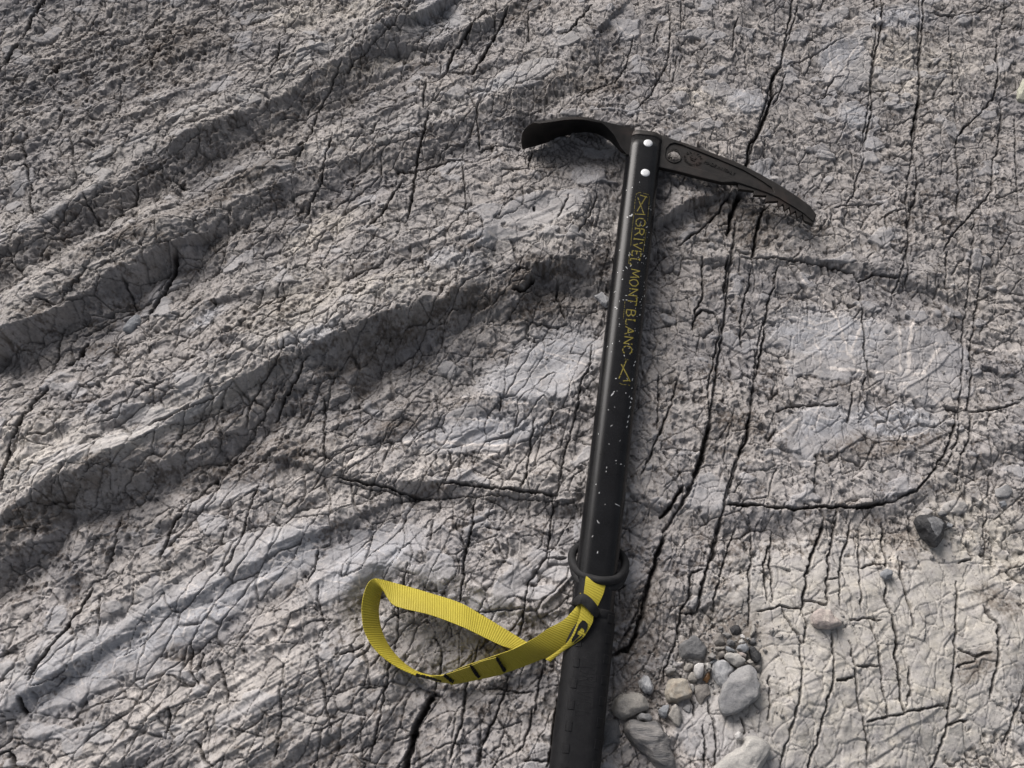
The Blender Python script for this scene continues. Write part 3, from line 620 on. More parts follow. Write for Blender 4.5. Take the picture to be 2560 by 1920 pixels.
for x, y, ln, wd, an in [(400,105,24,3,60),(390,115,18,3,55),(412,205,7,4,30),(365,225,6,5,30),(540,130,14,6,70),(530,200,24,3,70),(520,270,22,4,75),(512,310,18,5,80),(505,350,18,4,70),(388,345,14,3,45),(370,483,7,3,0),(422,608,12,3,15),(460,633,14,4,25),
        (352,660,14,4,80),(348,690,10,3,80),(272,785,6,5,80),(296,850,12,4,80),(285,1068,26,3,-60),(292,1078,14,4,0),(245,1178,16,3,60),(283,1300,14,6,80),(435,940,34,1.5,-10),(340,937,5,4,0),(545,55,12,4,80),(535,160,10,8,80)]:
    c = (1400+x/3.0166, 950+y/3.0166); s, l = along(c); k = .00034/3.0
    NK.append(nick(s, l, ln*k*.7, max(wd*k*.8, .00032), math.radians(an-90)))
for i in range(60):                                                # tiny peppering, denser along the right edge
    s = rnd.uniform(.03, s_grip-.02)
    l = rnd.choice([rnd.gauss(.009, .004), rnd.uniform(-.013, .013)])
    if i < 70: s = rnd.gauss(.19, .06)
    if not (.02 < s < s_grip-.01 and abs(l) < .0152): continue
    NK.append(nick(s, l, rnd.uniform(.0003, .0012), rnd.uniform(.00013, .00028), rnd.uniform(-.9, .5)))
flakes(sh, NK, M_CHIP)
# cap of the head over the shaft's end
def poly_prism(name, outer, z0, z1, mat, parent, holes=(), smooth=False):
    """flat plate from picture outlines (points already Vectors in xy), between heights z0 and z1"""
    loops = [outer]+list(holes); V, Fc = [], []; tot = sum(len(l) for l in loops)
    for l in loops: V += [Vector((p.x, p.y, z1)) for p in l]
    for l in loops: V += [Vector((p.x, p.y, z0)) for p in l]
    tess = tessellate_polygon([[Vector((p.x, p.y, 0)) for p in l] for l in loops])
    for t in tess: Fc.append(tuple(t)); Fc.append(tuple(tot+i for i in reversed(t)))
    b = 0
    for l in loops:
        n = len(l)
        for i in range(n):
            j = (i+1) % n; Fc.append((b+i, b+j, tot+b+j, tot+b+i))
        b += n
    o = mesh_obj(name, V, Fc, mat, parent, smooth)
    bm = bmesh.new(); bm.from_mesh(o.data); bmesh.ops.remove_doubles(bm, verts=bm.verts, dist=1e-6); bmesh.ops.recalc_face_normals(bm, faces=bm.faces)
    bmesh.ops.dissolve_limit(bm, angle_limit=.01, verts=bm.verts, edges=bm.edges) if not holes else None
    bm.to_mesh(o.data); bm.free(); return o
zc = .0225
cap = tube("head_cap", [(s_cap-.0078, SHW*.80, SHD*.72, SHR*.72), (s_cap-.0070, SHW*.90, SHD*.84, SHR*.82), (s_cap-.0055, SHW*.985, SHD*.97, SHR*.97), (s_cap-.001, SHW*1.01, SHD*1.02, SHR*1.02), (s_cap, SHW*1.01, SHD*1.02, SHR*1.02)], M_STEEL, axe)
# adze: lofted from the deep neck at the shaft to the wide thin blade
ST_ = [ # near-top px, near-bottom px (or None = thin), far-bottom px, z half width
  ((2120,350),(2060,800),(2060,800),.0070), ((2000,330),(1985,800),(1985,815),.0078), ((1900,305),(1885,690),(1890,775),.0092), ((1770,277),(1765,465),(1800,682),.0120),
  ((1650,246),(1650,335),(1700,582),.0150), ((1540,222),(1545,252),(1580,500),.0180), ((1420,190),None,(1450,443),.0200), ((1300,163),None,(1330,424),.0212), ((1180,150),None,(1220,422),.0218),
  ((1060,149),None,(1090,436),.0222), ((880,162),None,(900,490),.0224), ((660,196),None,(680,572),.0224), ((480,232),None,(460,645),.0224), ((372,244),None,(180,718),.0224)]
V, Fc = [], []; NW = 8
for k, (nt_, nb_, fb_, hz_) in enumerate(ST_):
    NTp = Q('D', *nt_, zc+hz_); FBp = Q('D', *fb_, zc-hz_+.001)
    th_ = .0030 if k < len(ST_)-2 else (.0022 if k < len(ST_)-1 else .0007)
    NBp = Q('D', *nb_, zc+hz_) if nb_ else NTp+Vector((0, -th_, 0))
    FTp = FBp+Vector((0, max(th_, (NTp-NBp).length*.9), 0)) if nb_ else FBp+Vector((0, th_, 0))
    bul = .0035*min(1, max(0, (k-4)/4)); tip = .0052 if k == len(ST_)-1 else (.0018 if k == len(ST_)-2 else 0)
    ring = []
    for m in range(NW+1):
        t = m/NW; b = 4*t*(1-t); off = Vector((-b*tip, b*bul, 0)); ring.append(NTp.lerp(FTp, t)+off)
    for m in range(NW, -1, -1):
        t = m/NW; b = 4*t*(1-t); off = Vector((-b*tip, b*bul, 0)); ring.append(NBp.lerp(FBp, t)+off)
    V += ring
R_ = 2*(NW+1)
for k in range(len(ST_)-1):
    for i in range(R_):
        j = (i+1) % R_; Fc.append((k*R_+i, k*R_+j, (k+1)*R_+j, (k+1)*R_+i))
Fc += [tuple(range(R_)), tuple(range((len(ST_)-1)*R_, len(ST_)*R_))]
ad = mesh_obj("adze", V, Fc, M_STEEL, axe, True)
bm = bmesh.new(); bm.from_mesh(ad.data); bmesh.ops.recalc_face_normals(bm, faces=bm.faces); bm.to_mesh(ad.data); bm.free()
m = ad.modifiers.new("edge", 'EDGE_SPLIT'); m.split_angle = math.radians(50)
# pick
zt = zc+.0032
def K_(pts, z): return [Q('K', x, y, z) for x, y in pts]
top = [(985,196),(1040,216),(1100,238),(1250,288),(1400,343),(1550,400),(1700,475),(1850,560),(1980,643),(2060,703),(2106,765)]
bot = [(2083,828),(2060,822),(2022,806),(2012,762),(1974,782),(1964,736),(1931,756),(1920,710),(1888,730),(1877,688),(1846,710),(1839,669),(1754,674),(1761,632),(1670,628),(1674,600),(1568,586),(1562,548),(1450,543),(1300,508),(1150,468),(1020,438),(985,425)]
hole = [(1120+46*math.cos(a), 358+46*math.sin(a)) for a in [2*math.pi*k/28 for k in range(28)]]
hole = [Q('K', x, y, zt-.0016) for x, y in hole]
pick = poly_prism("pick", K_(top+bot, zt-.0013), zc-.0022, zt-.0013, M_STEEL, axe, holes=[hole])
panel = [(1062,345),(1068,305),(1090,278),(1125,268),(1165,278),(1300,330),(1450,390),(1600,455),(1720,525),(1800,580),(1812,612),(1770,602),(1680,575),(1560,528),(1450,492),(1300,450),(1200,425),(1120,415),(1080,398),(1064,372)]
rim_bot = [(2083,812),(2020,757),(1960,718),(1900,682),(1850,650),(1765,612),(1680,582),(1580,550),(1540,538),(1450,541),(1300,506),(1150,466),(1020,436),(985,425)]
rim = poly_prism("pick_rim", K_(top+rim_bot, zt), zt-.0014, zt, M_STEEL, pick, holes=[K_(panel, zt)])
bevel(rim, .0009, 3, 25); bevel(pick, .0005, 2, 40)
def ring_flat(name, c, r0, r1, z0, z1, mat, parent, n=36):
    o_ = [c+Vector((math.cos(2*math.pi*k/n), math.sin(2*math.pi*k/n), 0))*r1 for k in range(n)]
    i_ = [c+Vector((math.cos(2*math.pi*k/n), math.sin(2*math.pi*k/n), 0))*r0 for k in range(n)]
    return poly_prism(name, o_, z0, z1, mat, parent, holes=[i_])
hc = Q('K', 1120, 358, zt); hr = (Q('K', 1174, 358, zt)-hc).length
bevel(ring_flat("hole_rim", hc, hr*.84, hr, zt-.0014, zt-.0003, M_STEEL, pick), .0004, 2)
# raised lettering helper (font curve -> mesh)
def text_mesh(name, txt, size, origin, right, upv, mat, parent, depth, shear=0, squeeze=1.0):
    cu = bpy.data.curves.new(name, 'FONT'); cu.body = txt; cu.size = size; cu.extrude = depth; cu.align_x = 'CENTER'; cu.align_y = 'CENTER'; cu.resolution_u = 3
    to = bpy.data.objects.new(name, cu); COL.objects.link(to)
    me_ = bpy.data.meshes.new_from_object(to.evaluated_get(bpy.context.evaluated_depsgraph_get())); bpy.data.objects.remove(to)
    r = right.normalized(); u = upv.normalized(); n = r.cross(u).normalized()
    V = [origin+r*v.co.x*squeeze+u*v.co.y+n*v.co.z for v in me_.vertices]
    Fc = [tuple(p.vertices) for p in me_.polygons]; bpy.data.meshes.remove(me_)
    return V, Fc
def join_parts(L):
    V, Fc = [], []
    for v, f in L: Fc += [tuple(i+len(V) for i in q) for q in f]; V += v
    return V, Fc
a_ = Q('K', 1330, 398, zt-.0010); b_ = Q('K', 1540, 484, zt-.0010); dr = (b_-a_); up_ = Vector((-dr.y, dr.x, 0))
V, Fc = text_mesh("t", "MADE IN ITALY", .0052, (a_+b_)/2, dr, up_, M_STEEL, pick, .00035)
xs_ = [(v-(a_+b_)/2).dot(dr.normalized()) for v in V]; kx = dr.length/(max(xs_)-min(xs_)); V = [v+dr.normalized()*((v-(a_+b_)/2).dot(dr.normalized())*(kx-1)) for v in V]
mesh_obj("raised_lettering", V, Fc, M_STEEL, pick)
L = []; ec = Q('K', 1250, 378, zt-.0010); er = .0088; tl = dr.normalized(); tu = up_.normalized()
for word, a0, a1, inward in (("GRIVEL", 150, 30, 1), ("COURMAYEUR", 190, 350, -1)):
    for i, ch in enumerate(word):
        a = math.radians(a0+(a1-a0)*i/(len(word)-1)); d_ = tl*math.cos(a)+tu*math.sin(a)*.85
        tan = (tl*math.sin(a)-tu*math.cos(a))*inward; L.append(text_mesh("t", ch, .0036, ec+d_*er*.92, tan, d_*inward, M_STEEL, pick, .0003))
def stroke3(pts, w, h, nrm):
    V, Fc = [], []
    for i in range(len(pts)-1):
        d = (pts[i+1]-pts[i]); 
        if d.length < 1e-7: continue
        d.normalize(); s_ = d.cross(nrm)*w/2; b = len(V); n = nrm*h
        V += [pts[i]-s_, pts[i]+s_, pts[i+1]+s_, pts[i+1]-s_, pts[i]-s_*.7+n, pts[i]+s_*.7+n, pts[i+1]+s_*.7+n, pts[i+1]-s_*.7+n]
        Fc += [(b+4,b+5,b+6,b+7),(b,b+1,b+5,b+4),(b+1,b+2,b+6,b+5),(b+2,b+3,b+7,b+6),(b+3,b,b+4,b+7)]
    return V, Fc
Zv = Vector((0,0,1))
for pts in ([(-.5,.2),(-.2,.05),(.25,.05),(.5,.35)],[(-.45,-.05),(-.2,-.3),(.3,-.3)],[(-.25,.05),(-.3,-.3)],[(.25,.05),(.35,-.4)],[(-.5,.2),(-.6,.45),(-.35,.6)],[(.5,.35),(.35,.5)],[(-.55,.2),(-.7,.1)]):
    L.append(stroke3([ec+(tl*x+tu*y)*er*.62 for x, y in pts], .0008, .0004, Zv))
V, Fc = join_parts(L); mesh_obj("round_emblem", V, Fc, M_STEEL, pick)
# rivets
for x, y in ((941,271),(922,476)):
    s, l = along(px('K', x, y)); V, Fc = [], []; n = 28; R0 = .0043
    for q, (rr, hh) in enumerate(((1.0, -.0006), (1.0, .0002), (.93, .0005), (.5, .0007))):
        for k in range(n):
            a = 2*math.pi*k/n; c = on_shaft(s, l, 0)
            V.append(c+(ax_d*math.cos(a)+ax_s*math.sin(a))*R0*rr+ax_n*hh)
    for q in range(3):
        for k in range(n): Fc.append((q*n+k, q*n+(k+1) % n, (q+1)*n+(k+1) % n, (q+1)*n+k))
    Fc.append(tuple(3*n+k for k in range(n)))
    mesh_obj("rivet", V, Fc, M_RIVET, axe, True)
# worn painted name along the shaft; each stroke is thin paint on the metal
GL = {'G':[[(.95,.75),(.7,1),(.3,1),(.05,.7),(.05,.3),(.3,0),(.7,0),(.95,.2),(.95,.48),(.6,.48)]],'R':[[(.12,0),(.12,1),(.6,1),(.85,.78),(.6,.52),(.12,.52)],[(.5,.52),(.95,0)],[(0,0),(.28,0)]],
      'I':[[(.5,0),(.5,1)],[(.25,0),(.75,0)],[(.25,1),(.75,1)]],'V':[[(0,1),(.5,0),(1,1)]],'E':[[(.9,.15),(.9,0),(.15,0),(.15,1),(.9,1),(.9,.85)],[(.15,.52),(.65,.52)]],'L':[[(.15,1),(.15,0),(.9,0),(.9,.2)],[(0,1),(.32,1)]],
      'M':[[(.05,0),(.15,1),(.5,.2),(.85,1),(.97,0)]],'O':[[(.5,1),(.12,.78),(.05,.4),(.3,0),(.6,0),(.92,.35),(.9,.75),(.5,1)]],'N':[[(.1,0),(.1,1),(.9,0),(.9,1)]],'T':[[(.5,0),(.5,1)],[(.02,.85),(.02,1),(.98,1),(.98,.85)]],
      'B':[[(.12,0),(.12,1),(.6,1),(.8,.78),(.6,.54),(.12,.54)],[(.6,.54),(.92,.28),(.65,0),(.12,0)]],'A':[[(0,0),(.5,1),(1,0)],[(.2,.36),(.8,.36)]],'C':[[(.95,.78),(.7,1),(.3,1),(.05,.7),(.05,.3),(.3,0),(.7,0),(.95,.22)]]}
LT = [('G',478,312,376),('R',470,384,446),('I',464,456,482),('V',458,490,542),('E',448,550,598),('L',436,606,664),('M',438,690,756),('O',430,764,820),('N',424,832,892),('T',416,900,956),('B',406,986,1046),('L',402,1058,1106),('A',396,1118,1174),('N',388,1188,1248),('C',380,1258,1318)]
def paint(pts2, w, V, Fc, drop, surf=on_shaft, lift=.00016):
    for (s0, l0), (s1, l1) in zip(pts2[:-1], pts2[1:]):
        n = max(1, int(math.hypot(s1-s0, l1-l0)/.0007)); dx_, dy_ = s1-s0, l1-l0; L_ = math.hypot(dx_, dy_)+1e-9
        nx_, ny_ = -dy_/L_, dx_/L_
        for k in range(n):
            if rnd.random() < drop: continue
            ww = w*rnd.uniform(.85, 1.08)/2; t0, t1 = k/n, (k+1.06)/n
            b = len(V)
            for t, sg in ((t0,-1),(t0,1),(t1,1),(t1,-1)): V.append(surf(s0+dx_*t+nx_*ww*sg, l0+dy_*t+ny_*ww*sg, lift))
            Fc.append((b, b+1, b+2, b+3))
V, Fc = [], []; HT = 33
for ch, cx0, y0, y1 in LT:
    for stk in GL[ch]:
        # the text reads downwards: letter x runs down the shaft, letter y runs to the right
        pts2 = []
        for x, y in stk:
            py = y0+(y1-y0)*x; pxx = cx0-(y0+y1)*0+(-.116)*(py-(y0+y1)/2)+(y-.5)*2*HT
            pts2.append(along(px('T', pxx, py+(y-.5)*2*HT*.116)))
        paint(pts2, .00095, V, Fc, .07)
for stk in ([(458,160),(504,286)],[(520,150),(452,262)],[(474,142),(528,158)],[(440,282),(512,286)],[(486,210),(520,150)],[(335,1395),(402,1520)],[(372,1368),(318,1500)],[(348,1518),(402,1514)]):
    paint([along(px('T', x, y)) for x, y in stk], .0009, V, Fc, .08)
for stk in ([(470,122),(448,132),(440,158),(432,250),(415,400),(405,520)],[(470,122),(540,138)],[(398,560),(390,650)],[(362,930),(350,1060)],[(545,150),(530,340)],[(398,1370),(370,1355),(350,1362)],[(316,1532),(345,1545),(400,1548)],[(520,400),(498,560)]):
    paint([along(px('T', x, y)) for x, y in stk], .00035, V, Fc, .35)
mesh_obj("painted_lettering", V, Fc, M_PAINT, sh)
# rubber grip, raised dashes and moulded letters; the spike is beyond the frame
GW, GD, GR = .0368, .0262, .0118
s_end = s_grip+.20
gr_ = tube("grip", [(s_grip, .0348, .0244, .0112), (s_grip+.0012, .0356, .0252, .0116), (s_grip2-.0006, .0356, .0252, .0116), (s_grip2, .0350, .0246, .0113), (s_grip2+.001, GW, GD, GR)]+[(s_grip2+.006+k*.01, GW, GD, GR) for k in range(18)]+[(s_end, GW*.96, GD*.96, GR)], M_GRIP, axe)
def on_grip(s, l, lift): return on_shaft(s, l, lift, GW, GD, GR)
V, Fc = [], []
def pad(s0, s1, l0, l1, h):
    b = len(V); N = 5
    for z, ins in ((-.0003, 0), (h, .0004)):
        for k in range(N+1):
            l = l0+ins+(l1-l0-2*ins)*k/N
            V.extend([on_grip(s0+ins, l, z), on_grip(s1-ins, l, z)])
    T = 2*(N+1)
    for k in range(N):
        Fc.append((b+T+2*k, b+T+2*k+1, b+T+2*k+3, b+T+2*k+2))
        Fc.append((b+2*k, b+2*k+2, b+T+2*k+2, b+T+2*k)); Fc.append((b+2*k+1, b+2*k+3, b+T+2*k+3, b+T+2*k+1))
    Fc.append((b, b+1, b+T+1, b+T)); Fc.append((b+2*N, b+2*N+1, b+T+2*N+1, b+T+2*N))
s0_, l0_ = along(px('J', 290, 632)); s1_, _ = along(px('J', 262, 875)); pit = s1_-s0_; ln_ = along(px('J', 262, 742))[0]-s0_
for k in range(-3, 9):
    pad(s0_+k*pit, s0_+k*pit+ln_, -.0108, -.0058, .00045)
    pad(s0_+k*pit-.40*pit, s0_+k*pit-.40*pit+ln_, .0115, .0168, .00045)
mesh_obj("grip_pads", V, Fc, M_GRIP, gr_)
V, Fc = [], []
for ch, y0, y1 in (('G',500,580),('R',600,680),('I',705,735),('V',770,850),('E',890,960),('L',1000,1080)):
    for stk in GL[ch]:
        pts2 = []
        for x, y in stk:
            s, l = along(px('J', 500-.22*(y0+(y1-y0)*x-500)*.55, y0+(y1-y0)*x)); pts2.append((s, (y-.5)*.0120+.0012))
        P3 = [on_grip(a, b, -.0001) for a, b in pts2]; v_, f_ = stroke3(P3, .0014, .0002, ax_n)
        Fc += [tuple(i+len(V) for i in q) for q in f_]; V += v_
mesh_obj("moulded_lettering", V, Fc, M_GRIP, gr_)
tube("ferrule", [(s_end, .034, .024, .011), (s_end+.02, .030, .020, .0095), (s_end+.03, .022, .014, .0065)], M_STEEL, axe)
tube("spike", [(s_end+.03, .018, .007, .003), (s_end+.05, .012, .006, .0028), (s_end+.075, .0015, .0015, .0007)], M_STEEL, axe)

# ------------------------------------------------------------------ wrist leash
leash = empty("wrist_leash", Q('L', 900, 900, .005), category="wrist leash",
              label="yellow webbing wrist leash looped on rock beside the black shaft")
def ribbon(name, pairs, mat, parent, sub=10, thick=.0013, nw=4, twist=None, sag=0):
    A = catmull([p[0] for p in pairs], sub); B = catmull([p[1] for p in pairs], sub); n = len(A)
    V, Fc, UV = [], [], []; acc = 0
    for i in range(n):
        if i: acc += (((A[i]+B[i])-(A[i-1]+B[i-1]))*.5).length
        t = ((A[min(i+1, n-1)]+B[min(i+1, n-1)])-(A[max(i-1, 0)]+B[max(i-1, 0)])).normalized(); w = (B[i]-A[i]); nn = t.cross(w).normalized()
        for side in (1, -1):
            for k in range(nw+1):
                f = k/nw; e = .35 if k in (0, nw) else 1
                V.append(A[i].lerp(B[i], f)+nn*side*thick/2*e); UV.append((acc*1000/1.9*.31416, f*14))
    m_ = nw+1; T = 2*m_
    for i in range(n-1):
        for k in range(nw):
            a = i*T+k; Fc.append((a, a+1, a+T+1, a+T)); b = i*T+m_+k; Fc.append((b+1, b, b+T, b+T+1))
        for e0, e1 in ((0, m_), (nw, m_+nw)):
            a, b = i*T+e0, i*T+e1; Fc.append((a, b, b+T, a+T))
    for e in (0, (n-1)*T):
        for k in range(nw): Fc.append((e+k, e+k+1, e+m_+k+1, e+m_+k))
    o = mesh_obj(name, V, Fc, mat, parent, True, uvs=UV)
    bm = bmesh.new(); bm.from_mesh(o.data); bmesh.ops.recalc_face_normals(bm, faces=bm.faces); bm.to_mesh(o.data); bm.free()
    m = o.modifiers.new("split", 'EDGE_SPLIT'); m.split_angle = math.radians(55)
    return o, A, B
def zl(z): return z+.017*(1-min(1, max(0, (z-.025)/.03)))
def pr(t, a, b, za, zb):
    if t == 'L' or min(za, zb) < .044: za, zb = zl(za), zl(zb)
    return (Q(t, *a, za), Q(t, *b, zb))
loopP = [pr('L',(1470,905),(1360,975),.010,.014), pr('L',(1350,850),(1240,905),.011,.016), pr('L',(1200,760),(1130,865),.011,.019), pr('L',(1000,640),(965,785),.011,.022), pr('L',(830,545),(825,720),.012,.024),
 pr('L',(600,470),(600,637),.012,.025), pr('L',(420,417),(410,592),.012,.025), pr('L',(300,385),(318,560),.014,.024), pr('L',(225,365),(268,500),.018,.022), pr('L',(172,358),(240,455),.022,.018),
 pr('L',(125,392),(226,470),.026,.013), pr('L',(90,480),(214,535),.028,.010), pr('L',(75,600),(206,625),.029,.009), pr('L',(95,760),(230,760),.028,.009), pr('L',(178,905),(298,895),.026,.009),
 pr('L',(320,1022),(400,1005),.023,.009), pr('L',(470,1095),(505,1072),.020,.010), pr('L',(600,1134),(600,1098),.014,.014), pr('L',(700,1156),(690,1098),.009,.019), pr('L',(790,1160),(780,1066),.008,.021),
 pr('L',(980,1124),(905,1015),.008,.023), pr('L',(1180,1080),(1120,942),.009,.025), pr('L',(1400,1000),(1250,893),.013,.030), pr('L',(1570,925),(1400,815),.028,.038), pr('L',(1668,820),(1500,745),.045,.047), pr('L',(1735,700),(1630,670),.055,.055), pr('L',(1762,590),(1745,545),.058,.058), pr('L',(1800,500),(1790,470),.057,.056)]
web, WA, WB = ribbon("webbing_loop", loopP, M_WEB, leash)
tailP = [(Q('B',470,860,0.0585), Q('B',700,1010,0.0585)), (Q('B',512,945,0.0615), Q('B',682,1112,0.0605)), (Q('B',500,1060,0.0615), Q('B',672,1190,0.0605)), (Q('B',465,1180,0.0605), Q('B',625,1280,0.0600)), (Q('B',400,1340,0.0590), Q('B',545,1400,0.0590)), (Q('B',320,1470,0.0560), Q('B',440,1480,0.0570)), (Q('B',170,1600,0.0500), Q('B',250,1605,0.0520)), (Q('B',20,1700,0.0440), Q('B',90,1735,0.0455))]
tail, TA, TB = ribbon("webbing_tail", tailP, M_WEB, leash)
frP = [pr('B',(640,560),(900,640),.0420,.0400), pr('B',(600,545),(880,630),.0500,.0480), pr('B',(577,572),(858,662),.0545,.0520), pr('B',(562,690),(815,810),.0560,.0540), pr('B',(545,820),(740,975),.0565,.0545), pr('B',(515,960),(690,1090),.0540,.0530)]
ribbon("webbing_link", frP, M_WEB, leash)
frQ = [pr('B',(560,620),(640,640),.0440,.0440), pr('B',(518,715),(600,740),.0490,.0500), pr('B',(498,800),(600,860),.0520,.0520), pr('B',(490,900),(580,950),.0530,.0530)]
ribbon("webbing_link", frQ, M_WEB, leash)
# black stitching bars and border thread on the overlapping seam
def bar(t, a, b, za, zb, w, parent, name="stitch_bar"):
    pa, pb = Q(t, *a, za), Q(t, *b, zb); N = 16; V, Fc = [], []
    for k in range(N):
        p = pa.lerp(pb, (k+.5)/N)+Vector((rnd.uniform(-1, 1)*.0004, 0, 0)); d = (pb-pa)/N*.62; s_ = Vector((1, .25, 0))*w/2*rnd.uniform(.75, 1.15)
        n = Vector((-.1, -.75, .65)).normalized()*.0006; b0 = len(V)
        V += [p-d-s_, p-d+s_, p+d+s_, p+d-s_, p-d*.8-s_*.8+n, p-d*.8+s_*.8+n, p+d*.8+s_*.8+n, p+d*.8-s_*.8+n]
        Fc += [(b0+4,b0+5,b0+6,b0+7),(b0,b0+1,b0+5,b0+4),(b0+1,b0+2,b0+6,b0+5),(b0+2,b0+3,b0+7,b0+6),(b0+3,b0,b0+4,b0+7)]
    return mesh_obj(name, V, Fc, M_BLACK, parent)
def near(A, B, t, a):                        # lies on the strap surface seen at this picture point
    best = None; c = Vector(cam.location); r = (Q(t, *a, 0)-c).normalized()
    for p, q in zip(A, B):
        for k in range(21):
            w = p.lerp(q, k/20); e = (w-c).cross(r).length
            if best is None or e < best[0]: best = (e, w)
    return best[1]
def bar_on(t, a, b, w, A=WA, B=WB, name="stitch_bar", par=None, lift=.0012):
    pa, pb = near(A, B, t, a), near(A, B, t, b); N = max(5, int((pb-pa).length/.0011)); V, Fc = [], []
    view = (Vector(cam.location)-pa).normalized()
    for k in range(N):
        p = pa.lerp(pb, (k+.5)/N)+Vector((rnd.uniform(-1, 1)*.0003, 0, 0)); d = (pb-pa)/N*.6; s_ = d.cross(view).normalized()*w/2*rnd.uniform(.75, 1.2)
        n = view*lift; p = p+view*(lift-.0009); b0 = len(V)
        V += [p-d-s_, p-d+s_, p+d+s_, p+d-s_, p-d*.8-s_*.8+n, p-d*.8+s_*.8+n, p+d*.8+s_*.8+n, p+d*.8-s_*.8+n]
        Fc += [(b0+4,b0+5,b0+6,b0+7),(b0,b0+1,b0+5,b0+4),(b0+1,b0+2,b0+6,b0+5),(b0+2,b0+3,b0+7,b0+6),(b0+3,b0,b0+4,b0+7)]
    return mesh_obj(name, V, Fc, M_BLACK, par or web)
bar_on('L', (1112,958), (1172,1078), 0.0025, lift=.0032); bar_on('L', (917,1026), (980,1112), 0.0026, lift=.0032); bar_on('L', (712,1098), (782,1150), 0.0026, lift=.0032)
bar_on('L', (720,1090), (1080,965), .0006, name="seam_thread"); bar_on('L', (490,1100), (690,1140), .0022, name="seam_thread")
# second layer sewn on the seam
seamP = [pr('L',(775,1166),(690,1100),.0075,.0200), pr('L',(870,1150),(795,1066),.0070,.0225), pr('L',(990,1125),(905,1028),.0068,.0245), pr('L',(1090,1104),(1010,985),.0070,.0258), pr('L',(1175,1084),(1118,958),.0078,.0262)]
vv = Vector((-.002, -.0012, .0012))
ribbon("webbing_patch", [(a+vv*.55, b+vv*.55) for a, b in seamP], M_WEB, web, thick=.0011)
# black printed mark on the tail: a thick ring-like sign with a yellow middle
def print_on(t, outline, name):
    V = []; c0 = near(TA, TB, t, outline[0])
    for p in outline:
        w = near(TA, TB, t, p); V.append(w+(Vector(cam.location)-w).normalized()*.0010)
    tess = tessellate_polygon([[Vector((p[0], -p[1], 0)) for p in outline]])
    return mesh_obj(name, V, [tuple(q) for q in tess], M_BLACK, tail)
print_on('B', [(530,1160),(570,1175),(600,1215),(600,1260),(575,1330),(550,1345),(560,1300),(545,1275),(515,1270),(480,1300),(455,1330),(465,1360),(495,1370),(470,1400),(440,1430),(410,1450),(380,1480),(385,1430),(420,1370),(450,1290),(480,1220)], "printed_mark")
print_on('B', [(500,1390),(540,1350),(520,1400),(480,1430),(430,1475),(400,1485),(440,1440)], "printed_mark")
# rubber slip ring around the shaft with its lug
def sweep(name, pts, rad, mat, parent, sub=8, closed=True, flat=1.0):
    n0 = len(pts)
    if closed: C = catmull([pts[-1]]+pts+[pts[0], pts[1]], sub)[sub:-sub]; C = C[:n0*sub]
    else: C = catmull(pts, sub)
    n = len(C); V, Fc = [], []; M = 14
    for i in range(n):
        a = C[(i-1) % n] if closed else C[max(i-1, 0)]; b = C[(i+1) % n] if closed else C[min(i+1, n-1)]
        t = (b-a).normalized(); u = t.cross(Vector((.1, .3, 1))).normalized(); v = t.cross(u)
        for k in range(M):
            g = 2*math.pi*k/M; V.append(C[i]+u*math.cos(g)*rad+v*math.sin(g)*rad*flat)
    for i in range(n if closed else n-1):
        for k in range(M):
            j = (i+1) % n; Fc.append((i*M+k, i*M+(k+1) % M, j*M+(k+1) % M, j*M+k))
    if not closed: Fc += [tuple(range(M)), tuple(range((n-1)*M, n*M))]
    o = mesh_obj(name, V, Fc, mat, parent, True)
    bm = bmesh.new(); bm.from_mesh(o.data); bmesh.ops.recalc_face_normals(bm, faces=bm.faces); bm.to_mesh(o.data); bm.free(); return o
rg = [((398,230),.030),((385,320),.034),((425,430),.040),((530,535),.048),((700,605),.0525),((860,620),.0525),((1000,595),.048),((1085,510),.040),((1125,400),.034),((1100,310),.030),((1030,225),.024),((900,150),.018),((720,130),.018),((540,140),.020),((450,170),.025)]
ringo = sweep("slip_ring", [Q('B', *p, z) for p, z in rg], .0034, M_RING, leash)
sweep("ring_lug", [Q('B', *p, z) for p, z in [((400,370),.036),((430,500),.040),((480,600),.045),((560,680),.0485),((700,735),.0490),((860,735),.0490),((970,690),.046),((1060,610),.042),((1115,480),.037)]], .0036, M_RING, ringo, closed=False)
# black keeper band holding the strap together
kp = [(Q('B',400,905,0.0520), Q('B',420,968,0.0515)), (Q('B',440,850,0.0585), Q('B',445,958,0.0580)), (Q('B',510,800,0.0635), Q('B',480,945,0.0630)), (Q('B',575,806,0.0645), Q('B',520,938,0.0640)), (Q('B',645,855,0.0645), Q('B',578,988,0.0640)), (Q('B',700,915,0.0640), Q('B',637,1052,0.0635)), (Q('B',747,985,0.0610), Q('B',690,1114,0.0605)), (Q('B',755,1045,0.0550), Q('B',708,1122,0.0545)), (Q('B',680,1000,0.0500), Q('B',640,1060,0.0495)), (Q('B',520,880,0.0490), Q('B',480,970,0.0485)), (Q('B',420,880,0.0495), Q('B',415,950,0.0490))]
ribbon("keeper_band", kp, M_RING, leash, thick=.0024)

